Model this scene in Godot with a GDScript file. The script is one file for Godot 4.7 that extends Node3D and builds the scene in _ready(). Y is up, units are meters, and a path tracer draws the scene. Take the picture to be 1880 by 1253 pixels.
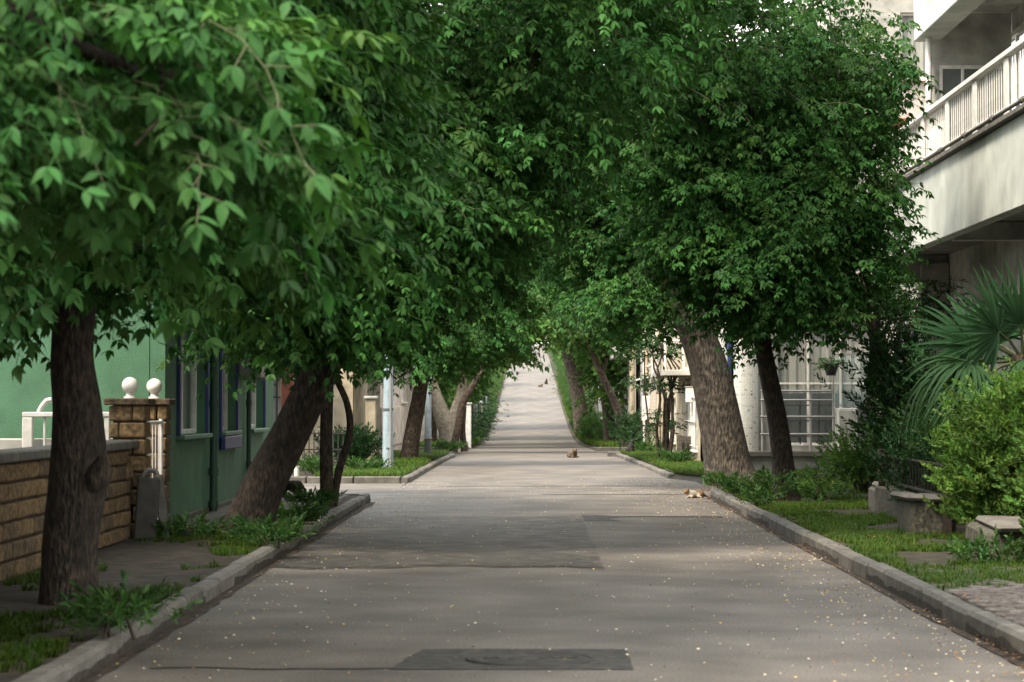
extends Node3D
# A tree-lined residential street seen through a long lens. Metres, y up, the street runs along -z (d = -z).

var rng := RandomNumberGenerator.new()
var fn := FastNoiseLite.new()
var M := {}
var T := {}
var taken := {}
var SP := {}


# ------------------------------------------------------------------ geometry collector
class MB:
	var v := PackedVector3Array()
	var n := PackedVector3Array()
	var c := PackedColorArray()
	var ix := PackedInt32Array()

	func tri(a, b, cc, nn):
		var i := v.size()
		var f: Vector3 = (cc - a).cross(b - a)
		v.append(a)
		if f.dot(nn) >= 0.0:
			v.append(b)
			v.append(cc)
		else:
			v.append(cc)
			v.append(b)
		for k in 3:
			n.append(nn)
		ix.append_array([i, i + 1, i + 2])

	func quad(a, b, cc, d, out):  # flat quad whose normal is on the side of out
		var f: Vector3 = (cc - a).cross(d - b)
		if f.length_squared() < 1e-16:
			return
		f = f.normalized()
		if f.dot(out) < 0.0:
			f = -f
		tri(a, b, cc, f)
		tri(a, cc, d, f)

	func box(at: Vector3, size: Vector3, ch := 0.0, b := Basis.IDENTITY):
		var h := size / 2.0
		if ch <= 0.0:
			for ax in 3:
				for s in [-1.0, 1.0]:
					var nn := Vector3.ZERO
					nn[ax] = s
					var p := []
					for q in [[-1, -1], [1, -1], [1, 1], [-1, 1]]:
						var t := Vector3.ZERO
						t[ax] = s * h[ax]
						t[(ax + 1) % 3] = q[0] * h[(ax + 1) % 3]
						t[(ax + 2) % 3] = q[1] * h[(ax + 2) % 3]
						p.append(at + b * t)
					quad(p[0], p[1], p[2], p[3], b * nn)
			return
		ch = minf(ch, minf(h.x, minf(h.y, h.z)) * 0.9)
		var pt := func(sx, sy, sz, ax): # corner vertex lying in the face across ax
			var t := Vector3(sx * h.x, sy * h.y, sz * h.z)
			var sg := [sx, sy, sz]
			for k in 3:
				if k != ax:
					t[k] -= sg[k] * ch
			return at + b * t
		for ax in 3:
			var u := (ax + 1) % 3
			var w := (ax + 2) % 3
			for s in [-1, 1]:
				var nn := Vector3.ZERO
				nn[ax] = s
				var p := []
				for q in [[-1, -1], [1, -1], [1, 1], [-1, 1]]:
					var sg := [0, 0, 0]
					sg[ax] = s
					sg[u] = q[0]
					sg[w] = q[1]
					p.append(pt.call(sg[0], sg[1], sg[2], ax))
				quad(p[0], p[1], p[2], p[3], b * nn)
			for s1 in [-1, 1]:
				for s2 in [-1, 1]:
					var sa := [0, 0, 0]
					sa[u] = s1
					sa[w] = s2
					var sb := sa.duplicate()
					sa[ax] = -1
					sb[ax] = 1
					var nn := Vector3.ZERO
					nn[u] = s1
					nn[w] = s2
					quad(pt.call(sa[0], sa[1], sa[2], u), pt.call(sb[0], sb[1], sb[2], u), pt.call(sb[0], sb[1], sb[2], w), pt.call(sa[0], sa[1], sa[2], w), b * nn)
		for sx in [-1, 1]:
			for sy in [-1, 1]:
				for sz in [-1, 1]:
					tri(pt.call(sx, sy, sz, 0), pt.call(sx, sy, sz, 1), pt.call(sx, sy, sz, 2), (b * Vector3(sx, sy, sz)).normalized())

	func bar(a: Vector3, b: Vector3, w: float, h: float, ch := 0.0):  # box beam from a to b
		var z := (b - a).normalized()
		var up := Vector3.UP if absf(z.y) < 0.95 else Vector3.RIGHT
		var x := up.cross(z).normalized()
		box((a + b) / 2.0, Vector3(w, h, (b - a).length()), ch, Basis(x, z.cross(x), z))

	func rod(a: Vector3, b: Vector3, r: float, segs := 8, r2 := -1.0):
		tube([a, b], [r, r if r2 < 0 else r2], segs, true)

	func tube(pts: Array, rad: Array, segs: int, caps := true, noise: FastNoiseLite = null, amp := 0.0, ridges := 0.0, flare := 0.0):
		var first := v.size()
		var x := Vector3.RIGHT
		var run := 0.0
		for i in pts.size():
			var t: Vector3 = (pts[mini(i + 1, pts.size() - 1)] - pts[maxi(i - 1, 0)]).normalized()
			if i == 0:
				x = (Vector3.RIGHT if absf(t.x) < 0.9 else Vector3.FORWARD)
			else:
				run += (pts[i] - pts[i - 1]).length()
			x = (x - t * x.dot(t)).normalized()
			var y := t.cross(x)
			for k in segs:
				var a := TAU * k / segs
				var o := x * cos(a) + y * sin(a)
				var r: float = rad[i]
				if noise:
					var q: Vector3 = o * 0.9 + Vector3(pts[0].x, 0, pts[0].z)
					r *= 1.0 + amp * noise.get_noise_3d(q.x * 2.0, run * 0.9, q.z * 2.0) + ridges * noise.get_noise_3d(q.x * 9.0, run * 1.1 + 40.0, q.z * 9.0)
					if flare > 0.0:
						var root := maxf(0.0, 0.5 + 0.9 * noise.get_noise_3d(q.x * 2.4, 7.0, q.z * 2.4))
						r += rad[i] * flare * root * exp(-run / 0.16)
				v.append(pts[i] + o * r)
				n.append(o)
		for i in pts.size() - 1:
			for k in segs:
				var a0 := first + i * segs + k
				var a1 := first + i * segs + (k + 1) % segs
				ix.append_array([a0, a0 + segs, a1, a1, a0 + segs, a1 + segs])
		if noise:  # true normals
			var acc := PackedVector3Array()
			acc.resize(pts.size() * segs)
			for i in pts.size():
				for k in segs:
					var l := v[first + i * segs + (k + segs - 1) % segs]
					var r2 := v[first + i * segs + (k + 1) % segs]
					var dn := v[first + maxi(i - 1, 0) * segs + k]
					var up := v[first + mini(i + 1, pts.size() - 1) * segs + k]
					var nn := (r2 - l).cross(up - dn).normalized()
					if nn.dot(n[first + i * segs + k]) < 0:
						nn = -nn
					acc[i * segs + k] = nn
			for i in acc.size():
				n[first + i] = acc[i]
		if caps:
			for e in [0, pts.size() - 1]:
				var t2: Vector3 = (pts[0] - pts[1]).normalized() if e == 0 else (pts[e] - pts[e - 1]).normalized()
				for k in segs:
					tri(pts[e], v[first + e * segs + k], v[first + e * segs + (k + 1) % segs], t2)

	func lathe(prof: Array, segs: int, at: Vector3):  # prof: Vector2(radius, y)
		var first := v.size()
		for i in prof.size():
			var t: Vector2 = (prof[mini(i + 1, prof.size() - 1)] - prof[maxi(i - 1, 0)]).normalized()
			for k in segs:
				var a := TAU * k / segs
				v.append(at + Vector3(cos(a) * prof[i].x, prof[i].y, sin(a) * prof[i].x))
				n.append(Vector3(cos(a) * t.y, -t.x, sin(a) * t.y).normalized())
		for i in prof.size() - 1:
			for k in segs:
				var a0 := first + i * segs + k
				var a1 := first + i * segs + (k + 1) % segs
				ix.append_array([a0, a1, a0 + segs, a1, a1 + segs, a0 + segs])

	func add(o: MB, t: Transform3D):
		var first := v.size()
		for i in o.v.size():
			v.append(t * o.v[i])
			n.append((t.basis * o.n[i]).normalized())
		for i in o.ix:
			ix.append(i + first)

	func mesh() -> ArrayMesh:
		var a := []
		a.resize(Mesh.ARRAY_MAX)
		a[Mesh.ARRAY_VERTEX] = v
		a[Mesh.ARRAY_NORMAL] = n
		if c.size() == v.size() and c.size() > 0:
			a[Mesh.ARRAY_COLOR] = c
		a[Mesh.ARRAY_INDEX] = ix
		var m := ArrayMesh.new()
		m.add_surface_from_arrays(Mesh.PRIMITIVE_TRIANGLES, a)
		return m


# ------------------------------------------------------------------ naming
func numbered(called: String) -> String:
	if not taken.has(called):
		taken[called] = 0
		return called
	taken[called] += 1
	return "%s_%03d" % [called, taken[called]]

func thing(called, label, category, at := Vector3.ZERO, group := "") -> Node3D:
	var o := Node3D.new()
	o.name = numbered(called)
	add_child(o)
	o.position = at
	o.set_meta("label", label)
	o.set_meta("category", category)
	if group:
		o.set_meta("group", group)
	return o

func put(parent: Node3D, called: String, m: Mesh, mat: Material, t := Transform3D.IDENTITY) -> MeshInstance3D:
	var o := MeshInstance3D.new()
	o.name = called if parent != self else numbered(called)
	o.mesh = m
	o.material_override = mat
	o.transform = t
	parent.add_child(o, true)
	return o

func part(parent: Node3D, called: String, mb: MB, mat: Material) -> MeshInstance3D:  # mesh given in world metres
	var o := put(parent, called, mb.mesh(), mat)
	var p: Node = parent
	while p is Node3D and p != self:
		o.position -= p.position
		p = p.get_parent()
	return o

func structure(called: String, mb: MB, mat: Material) -> MeshInstance3D:
	var o := put(self, called, mb.mesh(), mat)
	o.set_meta("kind", "structure")
	return o

func rr(a: float, b: float) -> float:
	return rng.randf_range(a, b)


# ------------------------------------------------------------------ materials
func noise_tex(seed_: int, freq: float, lo: float, hi: float, kind := FastNoiseLite.TYPE_SIMPLEX_SMOOTH, oct := 4, size := 512, mid := -1.0) -> NoiseTexture2D:
	var nz := FastNoiseLite.new()
	nz.seed = seed_
	nz.noise_type = kind
	nz.frequency = freq
	nz.fractal_octaves = oct
	var g := Gradient.new()
	g.set_color(0, Color(lo, lo, lo))
	g.set_color(1, Color(hi, hi, hi))
	if mid >= 0.0:
		g.add_point(mid, Color(lo + (hi - lo) * 0.25, lo + (hi - lo) * 0.25, lo + (hi - lo) * 0.25))
	var t := NoiseTexture2D.new()
	t.width = size
	t.height = size
	t.seamless = true
	t.noise = nz
	t.color_ramp = g
	return t

func mat(key: String, col: Color, rough := 0.8, fine := "", fine_scale := Vector3.ONE, bump := 0.0, coarse := "", coarse_scale := 0.3, spec := 0.5) -> StandardMaterial3D:
	var m := StandardMaterial3D.new()
	m.resource_name = key
	m.albedo_color = col.linear_to_srgb()
	m.roughness = rough
	m.metallic_specular = spec
	if fine:
		m.uv1_triplanar = true
		m.uv1_world_triplanar = true
		m.uv1_scale = fine_scale
		m.albedo_texture = T[fine]
		if bump > 0.0:
			m.heightmap_enabled = true
			m.heightmap_texture = T[fine]
			m.heightmap_scale = bump
	if coarse:
		m.detail_enabled = true
		m.detail_blend_mode = BaseMaterial3D.BLEND_MODE_MUL
		m.detail_uv_layer = BaseMaterial3D.DETAIL_UV_2
		m.uv2_triplanar = true
		m.uv2_world_triplanar = true
		m.uv2_scale = Vector3.ONE * coarse_scale
		m.detail_albedo = T[coarse]
	M[key] = m
	return m

func leaf_mat(key: String, col: Color, rough := 0.5, through := 0.62) -> StandardMaterial3D:
	var m := mat(key, col, rough)
	m.metallic_specular = 0.24
	m.vertex_color_use_as_albedo = true
	m.backlight_enabled = true
	m.backlight = Color(through * 0.85, through, through * 0.45).linear_to_srgb()
	return m

func glass_mat(key: String, tint: Color, alpha: float) -> StandardMaterial3D:
	var m := StandardMaterial3D.new()
	m.resource_name = key
	m.albedo_color = Color(tint.r, tint.g, tint.b, alpha)
	m.roughness = 0.06
	m.transparency = BaseMaterial3D.TRANSPARENCY_ALPHA
	M[key] = m
	return m

func materials():
	T.speck = noise_tex(1, 0.09, 0.62, 1.0, FastNoiseLite.TYPE_SIMPLEX, 3)
	T.grit = noise_tex(2, 0.30, 0.55, 1.0, FastNoiseLite.TYPE_VALUE, 2)
	T.cloud = noise_tex(3, 0.012, 0.66, 1.0, FastNoiseLite.TYPE_SIMPLEX_SMOOTH, 5)
	T.soft = noise_tex(4, 0.010, 0.84, 1.0, FastNoiseLite.TYPE_SIMPLEX_SMOOTH, 5)
	T.blot = noise_tex(5, 0.020, 0.45, 1.0, FastNoiseLite.TYPE_SIMPLEX, 5)
	T.bark = noise_tex(6, 0.035, 0.18, 1.0, FastNoiseLite.TYPE_SIMPLEX, 5)
	T.plate = noise_tex(7, 0.03, 0.72, 1.0, FastNoiseLite.TYPE_CELLULAR, 3)
	mat("asphalt", Color(0.258, 0.224, 0.194), 0.72, "speck", Vector3(0.75, 0.75, 0.75), 0.12, "cloud", 0.11)
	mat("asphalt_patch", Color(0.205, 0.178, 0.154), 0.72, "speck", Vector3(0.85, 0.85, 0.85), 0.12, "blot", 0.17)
	mat("asphalt_shade", Color(0.140, 0.126, 0.112), 0.75, "grit", Vector3(2.6, 2.6, 2.6), 0.3, "blot", 0.35)  # asphalt darkened to carry canopy shade and stain
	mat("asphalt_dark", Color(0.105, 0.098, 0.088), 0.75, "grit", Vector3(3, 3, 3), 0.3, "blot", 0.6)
	mat("gutter_dirt", Color(0.13, 0.085, 0.055), 0.95, "speck", Vector3(2.5, 2.5, 2.5), 1.0, "blot", 0.4)
	mat("concrete", Color(0.27, 0.25, 0.22), 0.85, "speck", Vector3(1.7, 1.7, 1.7), 0.15, "cloud", 0.55)
	mat("concrete_b", Color(0.22, 0.205, 0.18), 0.85, "speck", Vector3(1.9, 1.9, 1.9), 0.15, "cloud", 0.7)
	mat("concrete_c", Color(0.31, 0.285, 0.25), 0.85, "speck", Vector3(1.4, 1.4, 1.4), 0.15, "cloud", 0.45)
	mat("mossy_concrete", Color(0.27, 0.25, 0.19), 0.9, "blot", Vector3(1.2, 0.35, 1.2), 0.5, "blot", 1.3)
	mat("kerb_dirt", Color(0.11, 0.088, 0.068), 0.95, "speck", Vector3(1.7, 1.7, 1.7), 0.2, "blot", 0.8)
	mat("dark_slab", Color(0.085, 0.080, 0.070), 0.9, "speck", Vector3(1.7, 1.7, 1.7), 0.2, "cloud", 0.8)
	mat("soil", Color(0.115, 0.085, 0.058), 0.95, "speck", Vector3(1.3, 1.3, 1.3), 1.5, "blot", 0.3)
	mat("turf", Color(0.105, 0.088, 0.052), 0.95, "speck", Vector3(1.3, 1.3, 1.3), 1.5, "blot", 0.22)
	mat("terrain", Color(0.09, 0.10, 0.045), 0.95, "speck", Vector3(0.5, 0.5, 0.5), 0.0, "blot", 0.05)
	mat("path", Color(0.36, 0.32, 0.27), 0.9, "speck", Vector3(1.5, 1.5, 1.5), 0.3, "blot", 0.5)
	mat("paver_a", Color(0.33, 0.27, 0.235), 0.85, "speck", Vector3(3, 3, 3), 0.2, "blot", 0.9)
	mat("paver_b", Color(0.27, 0.225, 0.20), 0.85, "speck", Vector3(3, 3, 3), 0.2, "blot", 0.9)
	mat("paver_c", Color(0.38, 0.33, 0.29), 0.85, "speck", Vector3(3, 3, 3), 0.2, "blot", 0.9)
	mat("bark_dark", Color(0.16, 0.115, 0.082), 0.95, "bark", Vector3(1.25, 0.36, 1.25), 4.0, "blot", 0.5)
	mat("bark_grey", Color(0.34, 0.275, 0.215), 0.95, "bark", Vector3(0.95, 0.26, 0.95), 3.0, "blot", 0.45)
	mat("bark_brown", Color(0.26, 0.185, 0.13), 0.95, "bark", Vector3(1.3, 0.4, 1.3), 3.0, "blot", 0.4)
	mat("bark_plane", Color(0.66, 0.60, 0.50), 0.9, "plate", Vector3(0.7, 0.5, 0.7), 1.0, "cloud", 1.3)
	mat("twig", Color(0.055, 0.043, 0.03), 0.9)
	mat("petiole", Color(0.075, 0.085, 0.035), 0.7)
	leaf_mat("maple_leaf", Color(0.039, 0.116, 0.030), 0.52, 0.6)
	leaf_mat("laurel_leaf", Color(0.024, 0.062, 0.024), 0.4, 0.4)
	leaf_mat("hedge_leaf", Color(0.080, 0.160, 0.038), 0.42, 0.55)
	leaf_mat("plane_leaf", Color(0.062, 0.140, 0.036), 0.55)
	leaf_mat("weed_leaf", Color(0.045, 0.105, 0.032), 0.55)
	leaf_mat("grass_leaf", Color(0.068, 0.138, 0.030), 0.6)
	leaf_mat("palm_leaf", Color(0.036, 0.082, 0.036), 0.5, 0.4)
	M.palm_leaf.metallic_specular = 0.22
	leaf_mat("petal", Color(0.80, 0.70, 0.45), 0.8, 0.3)
	mat("green_paint", Color(0.120, 0.305, 0.175), 0.75, "speck", Vector3(1.2, 1.2, 1.2), 0.15, "soft", 0.35)
	mat("green_trim", Color(0.150, 0.310, 0.200), 0.6, "speck", Vector3(2, 2, 2), 0.1)
	mat("green_pipe", Color(0.035, 0.105, 0.065), 0.5, "speck", Vector3(3, 3, 3), 0.1)
	mat("blue_paint", Color(0.045, 0.065, 0.26), 0.5, "speck", Vector3(2, 2, 2), 0.1)
	mat("white_paint", Color(0.74, 0.72, 0.68), 0.5, "soft", Vector3(0.9, 0.9, 0.9), 0.0)
	mat("white_wall", Color(0.68, 0.67, 0.62), 0.85, "soft", Vector3(0.5, 0.5, 0.5), 0.0, "cloud", 0.16)
	mat("render_stained", Color(0.64, 0.67, 0.62), 0.85, "soft", Vector3(0.25, 0.22, 0.25), 0.0, "soft", 0.07)
	mat("cream_wall", Color(0.66, 0.56, 0.40), 0.85, "soft", Vector3(0.5, 0.5, 0.5), 0.0, "cloud", 0.2)
	mat("pink_wall", Color(0.78, 0.70, 0.63), 0.85, "soft", Vector3(0.5, 0.5, 0.5), 0.0, "cloud", 0.2)
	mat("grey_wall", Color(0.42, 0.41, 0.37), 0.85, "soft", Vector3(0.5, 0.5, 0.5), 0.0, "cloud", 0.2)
	mat("siding", Color(0.62, 0.55, 0.47), 0.75, "soft", Vector3(0.9, 0.9, 0.9), 0.0)
	mat("sandstone", Color(0.50, 0.325, 0.150), 0.92, "speck", Vector3(1.6, 1.6, 1.6), 0.8, "blot", 0.9)
	mat("sandstone_b", Color(0.42, 0.275, 0.135), 0.92, "speck", Vector3(1.9, 1.9, 1.9), 0.8, "blot", 1.1)
	mat("sandstone_c", Color(0.28, 0.19, 0.105), 0.92, "speck", Vector3(1.4, 1.4, 1.4), 0.8, "blot", 0.8)
	mat("mortar", Color(0.085, 0.065, 0.048), 0.95, "speck", Vector3(2, 2, 2), 0.5)
	mat("iron", Color(0.035, 0.032, 0.030), 0.6, "speck", Vector3(3, 3, 3), 0.1)
	mat("rusty_iron", Color(0.085, 0.055, 0.042), 0.8, "speck", Vector3(3, 3, 3), 0.2, "blot", 1.2)
	mat("blue_pole", Color(0.42, 0.52, 0.60), 0.55, "soft", Vector3(1.2, 0.5, 1.2), 0.0, "soft", 0.9)
	mat("pole_base", Color(0.16, 0.18, 0.19), 0.7, "speck", Vector3(2, 2, 2), 0.1)
	mat("globe_glass", Color(0.78, 0.77, 0.73), 0.25)
	mat("steel", Color(0.62, 0.60, 0.58), 0.35, "speck", Vector3(2, 2, 2), 0.0)
	M.steel.metallic = 0.6
	mat("curtain", Color(0.36, 0.35, 0.31), 0.9, "soft", Vector3(3, 0.4, 3), 0.0)
	mat("dark_room", Color(0.045, 0.043, 0.04), 0.95)
	mat("dark_frame", Color(0.035, 0.035, 0.038), 0.5)
	mat("red_brown", Color(0.26, 0.070, 0.045), 0.7, "speck", Vector3(2, 2, 2), 0.1)
	mat("orange_paint", Color(0.50, 0.14, 0.05), 0.7)
	mat("old_wood", Color(0.30, 0.265, 0.22), 0.9, "bark", Vector3(4, 0.6, 4), 0.5)
	mat("terracotta", Color(0.36, 0.14, 0.07), 0.85, "speck", Vector3(1, 1, 1), 0.3)
	mat("dead_leaf", Color(0.17, 0.088, 0.042), 0.9)
	M.dead_leaf.vertex_color_use_as_albedo = true
	mat("cat_fur", Color(1, 1, 1), 0.9)
	M.cat_fur.vertex_color_use_as_albedo = true
	glass_mat("glass", Color(0.80, 0.86, 0.86), 0.12)
	glass_mat("screen_glass", Color(0.75, 0.85, 0.85), 0.30)
	M.mosaic = mosaic_mat()

func mosaic_mat() -> StandardMaterial3D:  # tiny white glass tiles with stray coloured ones, too small to tell apart
	var im := Image.create(256, 512, false, Image.FORMAT_RGB8)
	im.fill(Color(0.66, 0.66, 0.63))
	var cols := [Color(0.15, 0.22, 0.5), Color(0.6, 0.12, 0.1), Color(0.7, 0.5, 0.12), Color(0.1, 0.35, 0.32), Color(0.08, 0.08, 0.1)]
	for j in 64:
		for i in 32:
			var w := rr(0.80, 0.88)
			var cc := Color(w, w, w * 0.97)
			if rng.randf() < 0.045:
				cc = cols[rng.randi() % 5]
			im.fill_rect(Rect2i(i * 8, j * 8, 7, 7), cc)
	var m := StandardMaterial3D.new()
	m.resource_name = "mosaic"
	m.albedo_texture = ImageTexture.create_from_image(im)
	m.roughness = 0.35
	m.uv1_triplanar = true
	m.uv1_world_triplanar = true
	m.uv1_scale = Vector3(0.9, 0.45, 0.9)
	return m


# ------------------------------------------------------------------ lie of the land
const LAND := [[-60, 0.0], [0, 0.0], [50, 0.0], [70, 0.0], [90, -0.14], [110, -0.36], [125, -0.36], [140, -0.14], [160, 0.5], [178, 1.2], [229, 3.7], [300, 7.0], [370, 9.9], [460, 12.6], [700, 15.0], [1100, 15.0]]

func gy(d: float) -> float:
	var i := 1
	while i < LAND.size() - 3 and d > LAND[i + 1][0]:
		i += 1
	var a: float = LAND[i][0]
	var b: float = LAND[i + 1][0]
	if d < a or d > b:
		return LAND[0][1] if d < a else LAND[-1][1]
	var t := (d - a) / (b - a)
	var m0: float = (LAND[i + 1][1] - LAND[i - 1][1]) / (LAND[i + 1][0] - LAND[i - 1][0]) * (b - a)
	var m1: float = (LAND[i + 2][1] - LAND[i][1]) / (LAND[i + 2][0] - LAND[i][0]) * (b - a)
	var t2 := t * t
	var t3 := t2 * t
	return (2 * t3 - 3 * t2 + 1) * LAND[i][1] + (t3 - 2 * t2 + t) * m0 + (-2 * t3 + 3 * t2) * LAND[i + 1][1] + (t3 - t2) * m1

func lerp_pts(p: Array, d: float) -> float:  # p: [d, x] pairs
	for i in p.size() - 1:
		if d <= p[i + 1][0]:
			return lerpf(p[i][1], p[i + 1][1], clampf((d - p[i][0]) / (p[i + 1][0] - p[i][0]), 0, 1))
	return p[-1][1]

const EDGE_L := [[-30, -2.6], [39, -2.6], [48.5, -2.46], [72, -2.25], [110, -2.35], [460, -2.5]]
const EDGE_R := [[-30, 3.08], [41, 3.06], [43, 3.35], [49.8, 3.4], [51.5, 2.95], [62, 2.75], [74, 2.6], [110, 2.35], [460, 2.5]]

func road_y(x: float, d: float) -> float:
	return gy(d) + 0.016 * fn.get_noise_2d(x * 5.0, d * 1.6) + 0.014 * fn.get_noise_2d(11.0, d * 1.6) * smoothstep(30.0, 70.0, d)

func rows(d0: float, d1: float) -> Array:
	var out := []
	var d := d0
	while d < d1 - 0.01:
		out.append(d)
		d += clampf(absf(d) * 0.02, 0.35, 5.0)
	out.append(d1)
	return out

func sheet(ds: Array, left: Callable, right: Callable, cols: int, h: Callable) -> MB:
	var mb := MB.new()
	for d in ds:
		for k in cols + 1:
			var x := lerpf(left.call(d), right.call(d), float(k) / cols)
			var e := 0.05
			mb.v.append(Vector3(x, h.call(x, d), -d))
			mb.n.append(Vector3(h.call(x - e, d) - h.call(x + e, d), 2 * e, h.call(x, d + e) - h.call(x, d - e)).normalized())
	for i in ds.size() - 1:
		for k in cols:
			var a := i * (cols + 1) + k
			var b := a + cols + 1
			mb.ix.append_array([a, b, a + 1, a + 1, b, b + 1])
	return mb


# ------------------------------------------------------------------ leaves and crowns
func leaf_mb(wide: float, fold: float, droop: float) -> MB:  # one leaf, 1 long, along +z, face up
	var mb := MB.new()
	var ts := [0.0, 0.16, 0.42, 0.70, 1.0]
	var ws := [0.02, 0.72, 1.0, 0.62, 0.0]
	for i in 5:
		var y: float = -droop * ts[i] * ts[i]
		var w: float = ws[i] * wide * 0.5
		for s in [-1, 0, 1]:
			mb.v.append(Vector3(w * s, y + absf(s) * w * fold + 0.02 * sin(ts[i] * 9.0 + s), ts[i]))
			mb.n.append(Vector3(-s * fold, 1.0, 2.0 * droop * ts[i]).normalized())
	for i in 4:
		for k in 2:
			var a := i * 3 + k
			mb.ix.append_array([a, a + 3, a + 1, a + 1, a + 3, a + 4])
	for j in range(0, mb.ix.size(), 3):  # front faces clockwise about the upward side
		var p := mb.v[mb.ix[j]]
		if (mb.v[mb.ix[j + 2]] - p).cross(mb.v[mb.ix[j + 1]] - p).y < 0:
			var q := mb.ix[j + 1]
			mb.ix[j + 1] = mb.ix[j + 2]
			mb.ix[j + 2] = q
	return mb

func look(f: Vector3, up: Vector3) -> Basis:
	f = f.normalized()
	var x := up.cross(f)
	if x.length() < 0.05:
		x = Vector3.RIGHT
	x = x.normalized()
	return Basis(x, f.cross(x), f)

func compound_spray(n_leaf: int, size: float, length: float) -> Dictionary:  # a drooping shoot with compound leaves
	var out := []
	var stem := []
	for i in 5:
		var t := i / 4.0
		stem.append(Vector3(0.03 * sin(t * 5.0 + n_leaf), -0.16 * t * t * length / 0.4, t * length))
	for i in n_leaf:
		var t := 0.12 + 0.88 * i / maxf(n_leaf - 1, 1)
		var p := Vector3(0.03 * sin(t * 5.0 + n_leaf), -0.16 * t * t * length / 0.4, t * length)
		var side := 1.0 if i % 2 == 0 else -1.0
		var yaw := side * rr(0.5, 1.2) if i < n_leaf - 1 else rr(-0.3, 0.3)
		var f := Vector3(sin(yaw), rr(-0.55, 0.1), cos(yaw)).normalized()
		var b := look(f, Vector3(rr(-0.3, 0.3), 1, rr(-0.3, 0.3)))
		var rach := size * rr(0.7, 1.1)
		var tip := p + f * rach
		stem.append(null)
		stem.append(p)
		stem.append(tip)
		var lobes := [[0.0, 1.0], [0.85, 0.8], [-0.85, 0.8]]
		if rng.randf() < 0.5:
			lobes.append([1.25, 0.7])
			lobes.append([-1.25, 0.7])
		for q in lobes.size():
			var a: float = lobes[q][0] + rr(-0.25, 0.25)
			var lf := b * Vector3(sin(a), rr(-0.75, -0.05), cos(a)).normalized()
			var lb := look(lf, b * Vector3(rr(-0.5, 0.5), 1, rr(-0.2, 0.2)))
			var at: Vector3 = tip if q < 3 else p + f * rach * 0.55
			out.append(Transform3D(lb.scaled_local(Vector3.ONE * size * lobes[q][1] * rr(0.8, 1.2)), at))
	return {"leaves": out, "stem": stem}

func simple_spray(n_leaf: int, size: float, length: float, up: float) -> Dictionary:  # an upright shoot with single leaves all round
	var out := []
	var stem := [Vector3.ZERO, Vector3(0.01, 0, length * 0.5), Vector3(0, 0.01, length)]
	for i in n_leaf:
		var t := 0.15 + 0.85 * i / maxf(n_leaf - 1, 1)
		var a := i * 2.4 + rr(-0.3, 0.3)
		var open := lerpf(1.2, 0.5, t)
		var f := Vector3(cos(a) * sin(open), sin(a) * sin(open) + up, cos(open)).normalized()
		out.append(Transform3D(look(f, Vector3(cos(a), sin(a), 0.9)).scaled_local(Vector3.ONE * size * rr(0.75, 1.15)), Vector3(0, 0, t * length)))
	return {"leaves": out, "stem": stem}

func stem_mb(stem: Array, r: float) -> MB:
	var mb := MB.new()
	var run := []
	for p in stem + [null]:
		if p == null:
			if run.size() > 1:
				var rad := []
				for i in run.size():
					rad.append(r * (1.0 - 0.6 * i / run.size()))
				mb.tube(run, rad, 4, false)
			run = []
		else:
			run.append(p)
	return mb

func species(key: String, list: Array, leaf: MB, mat_key: String, stem_r: float):
	var vs := []
	for s in list:
		var mb := MB.new()
		for t in s.leaves:
			mb.add(leaf, t)
		var sm := stem_mb(s.stem, stem_r)
		mb.add(sm, Transform3D.IDENTITY)
		vs.append({"mesh": mb.mesh(), "leaves": s.leaves, "stem": sm})
	SP[key] = {"variants": vs, "leaf_mb": leaf, "mat": M[mat_key]}

func make_species():
	var maple := []
	for i in 5:
		maple.append(compound_spray(5 + i % 3, 0.108, 0.36 + 0.05 * i))
	species("maple", maple, leaf_mb(0.46, 0.28, 0.22), "maple_leaf", 0.003)
	var far_maple := []
	for i in 3:
		far_maple.append(compound_spray(9, 0.17, 0.75))
	species("far_maple", far_maple, leaf_mb(0.55, 0.25, 0.2), "plane_leaf", 0.006)
	var laurel := []
	for i in 3:
		laurel.append(simple_spray(11, 0.085, 0.30, 0.15))
	species("laurel", laurel, leaf_mb(0.40, 0.2, 0.12), "laurel_leaf", 0.003)
	var hedge := []
	for i in 3:
		hedge.append(simple_spray(14, 0.050, 0.19, 0.1))
	species("hedge", hedge, leaf_mb(0.52, 0.2, 0.1), "hedge_leaf", 0.002)
	var weed := []
	for i in 3:
		weed.append(simple_spray(11, 0.062, 0.17, -0.05))
	species("weed", weed, leaf_mb(0.34, 0.2, 0.35), "weed_leaf", 0.003)

func seen_at(p: Vector3) -> Vector3:  # where the photographer sees it: x, y in -1..1, z the distance
	var d := maxf(-p.z, 0.1)
	return Vector3((p.x + 0.0074 * d) / (0.2117 * d), (p.y - 1.6 - 0.0258 * d) / (0.1411 * d), d)

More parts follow.
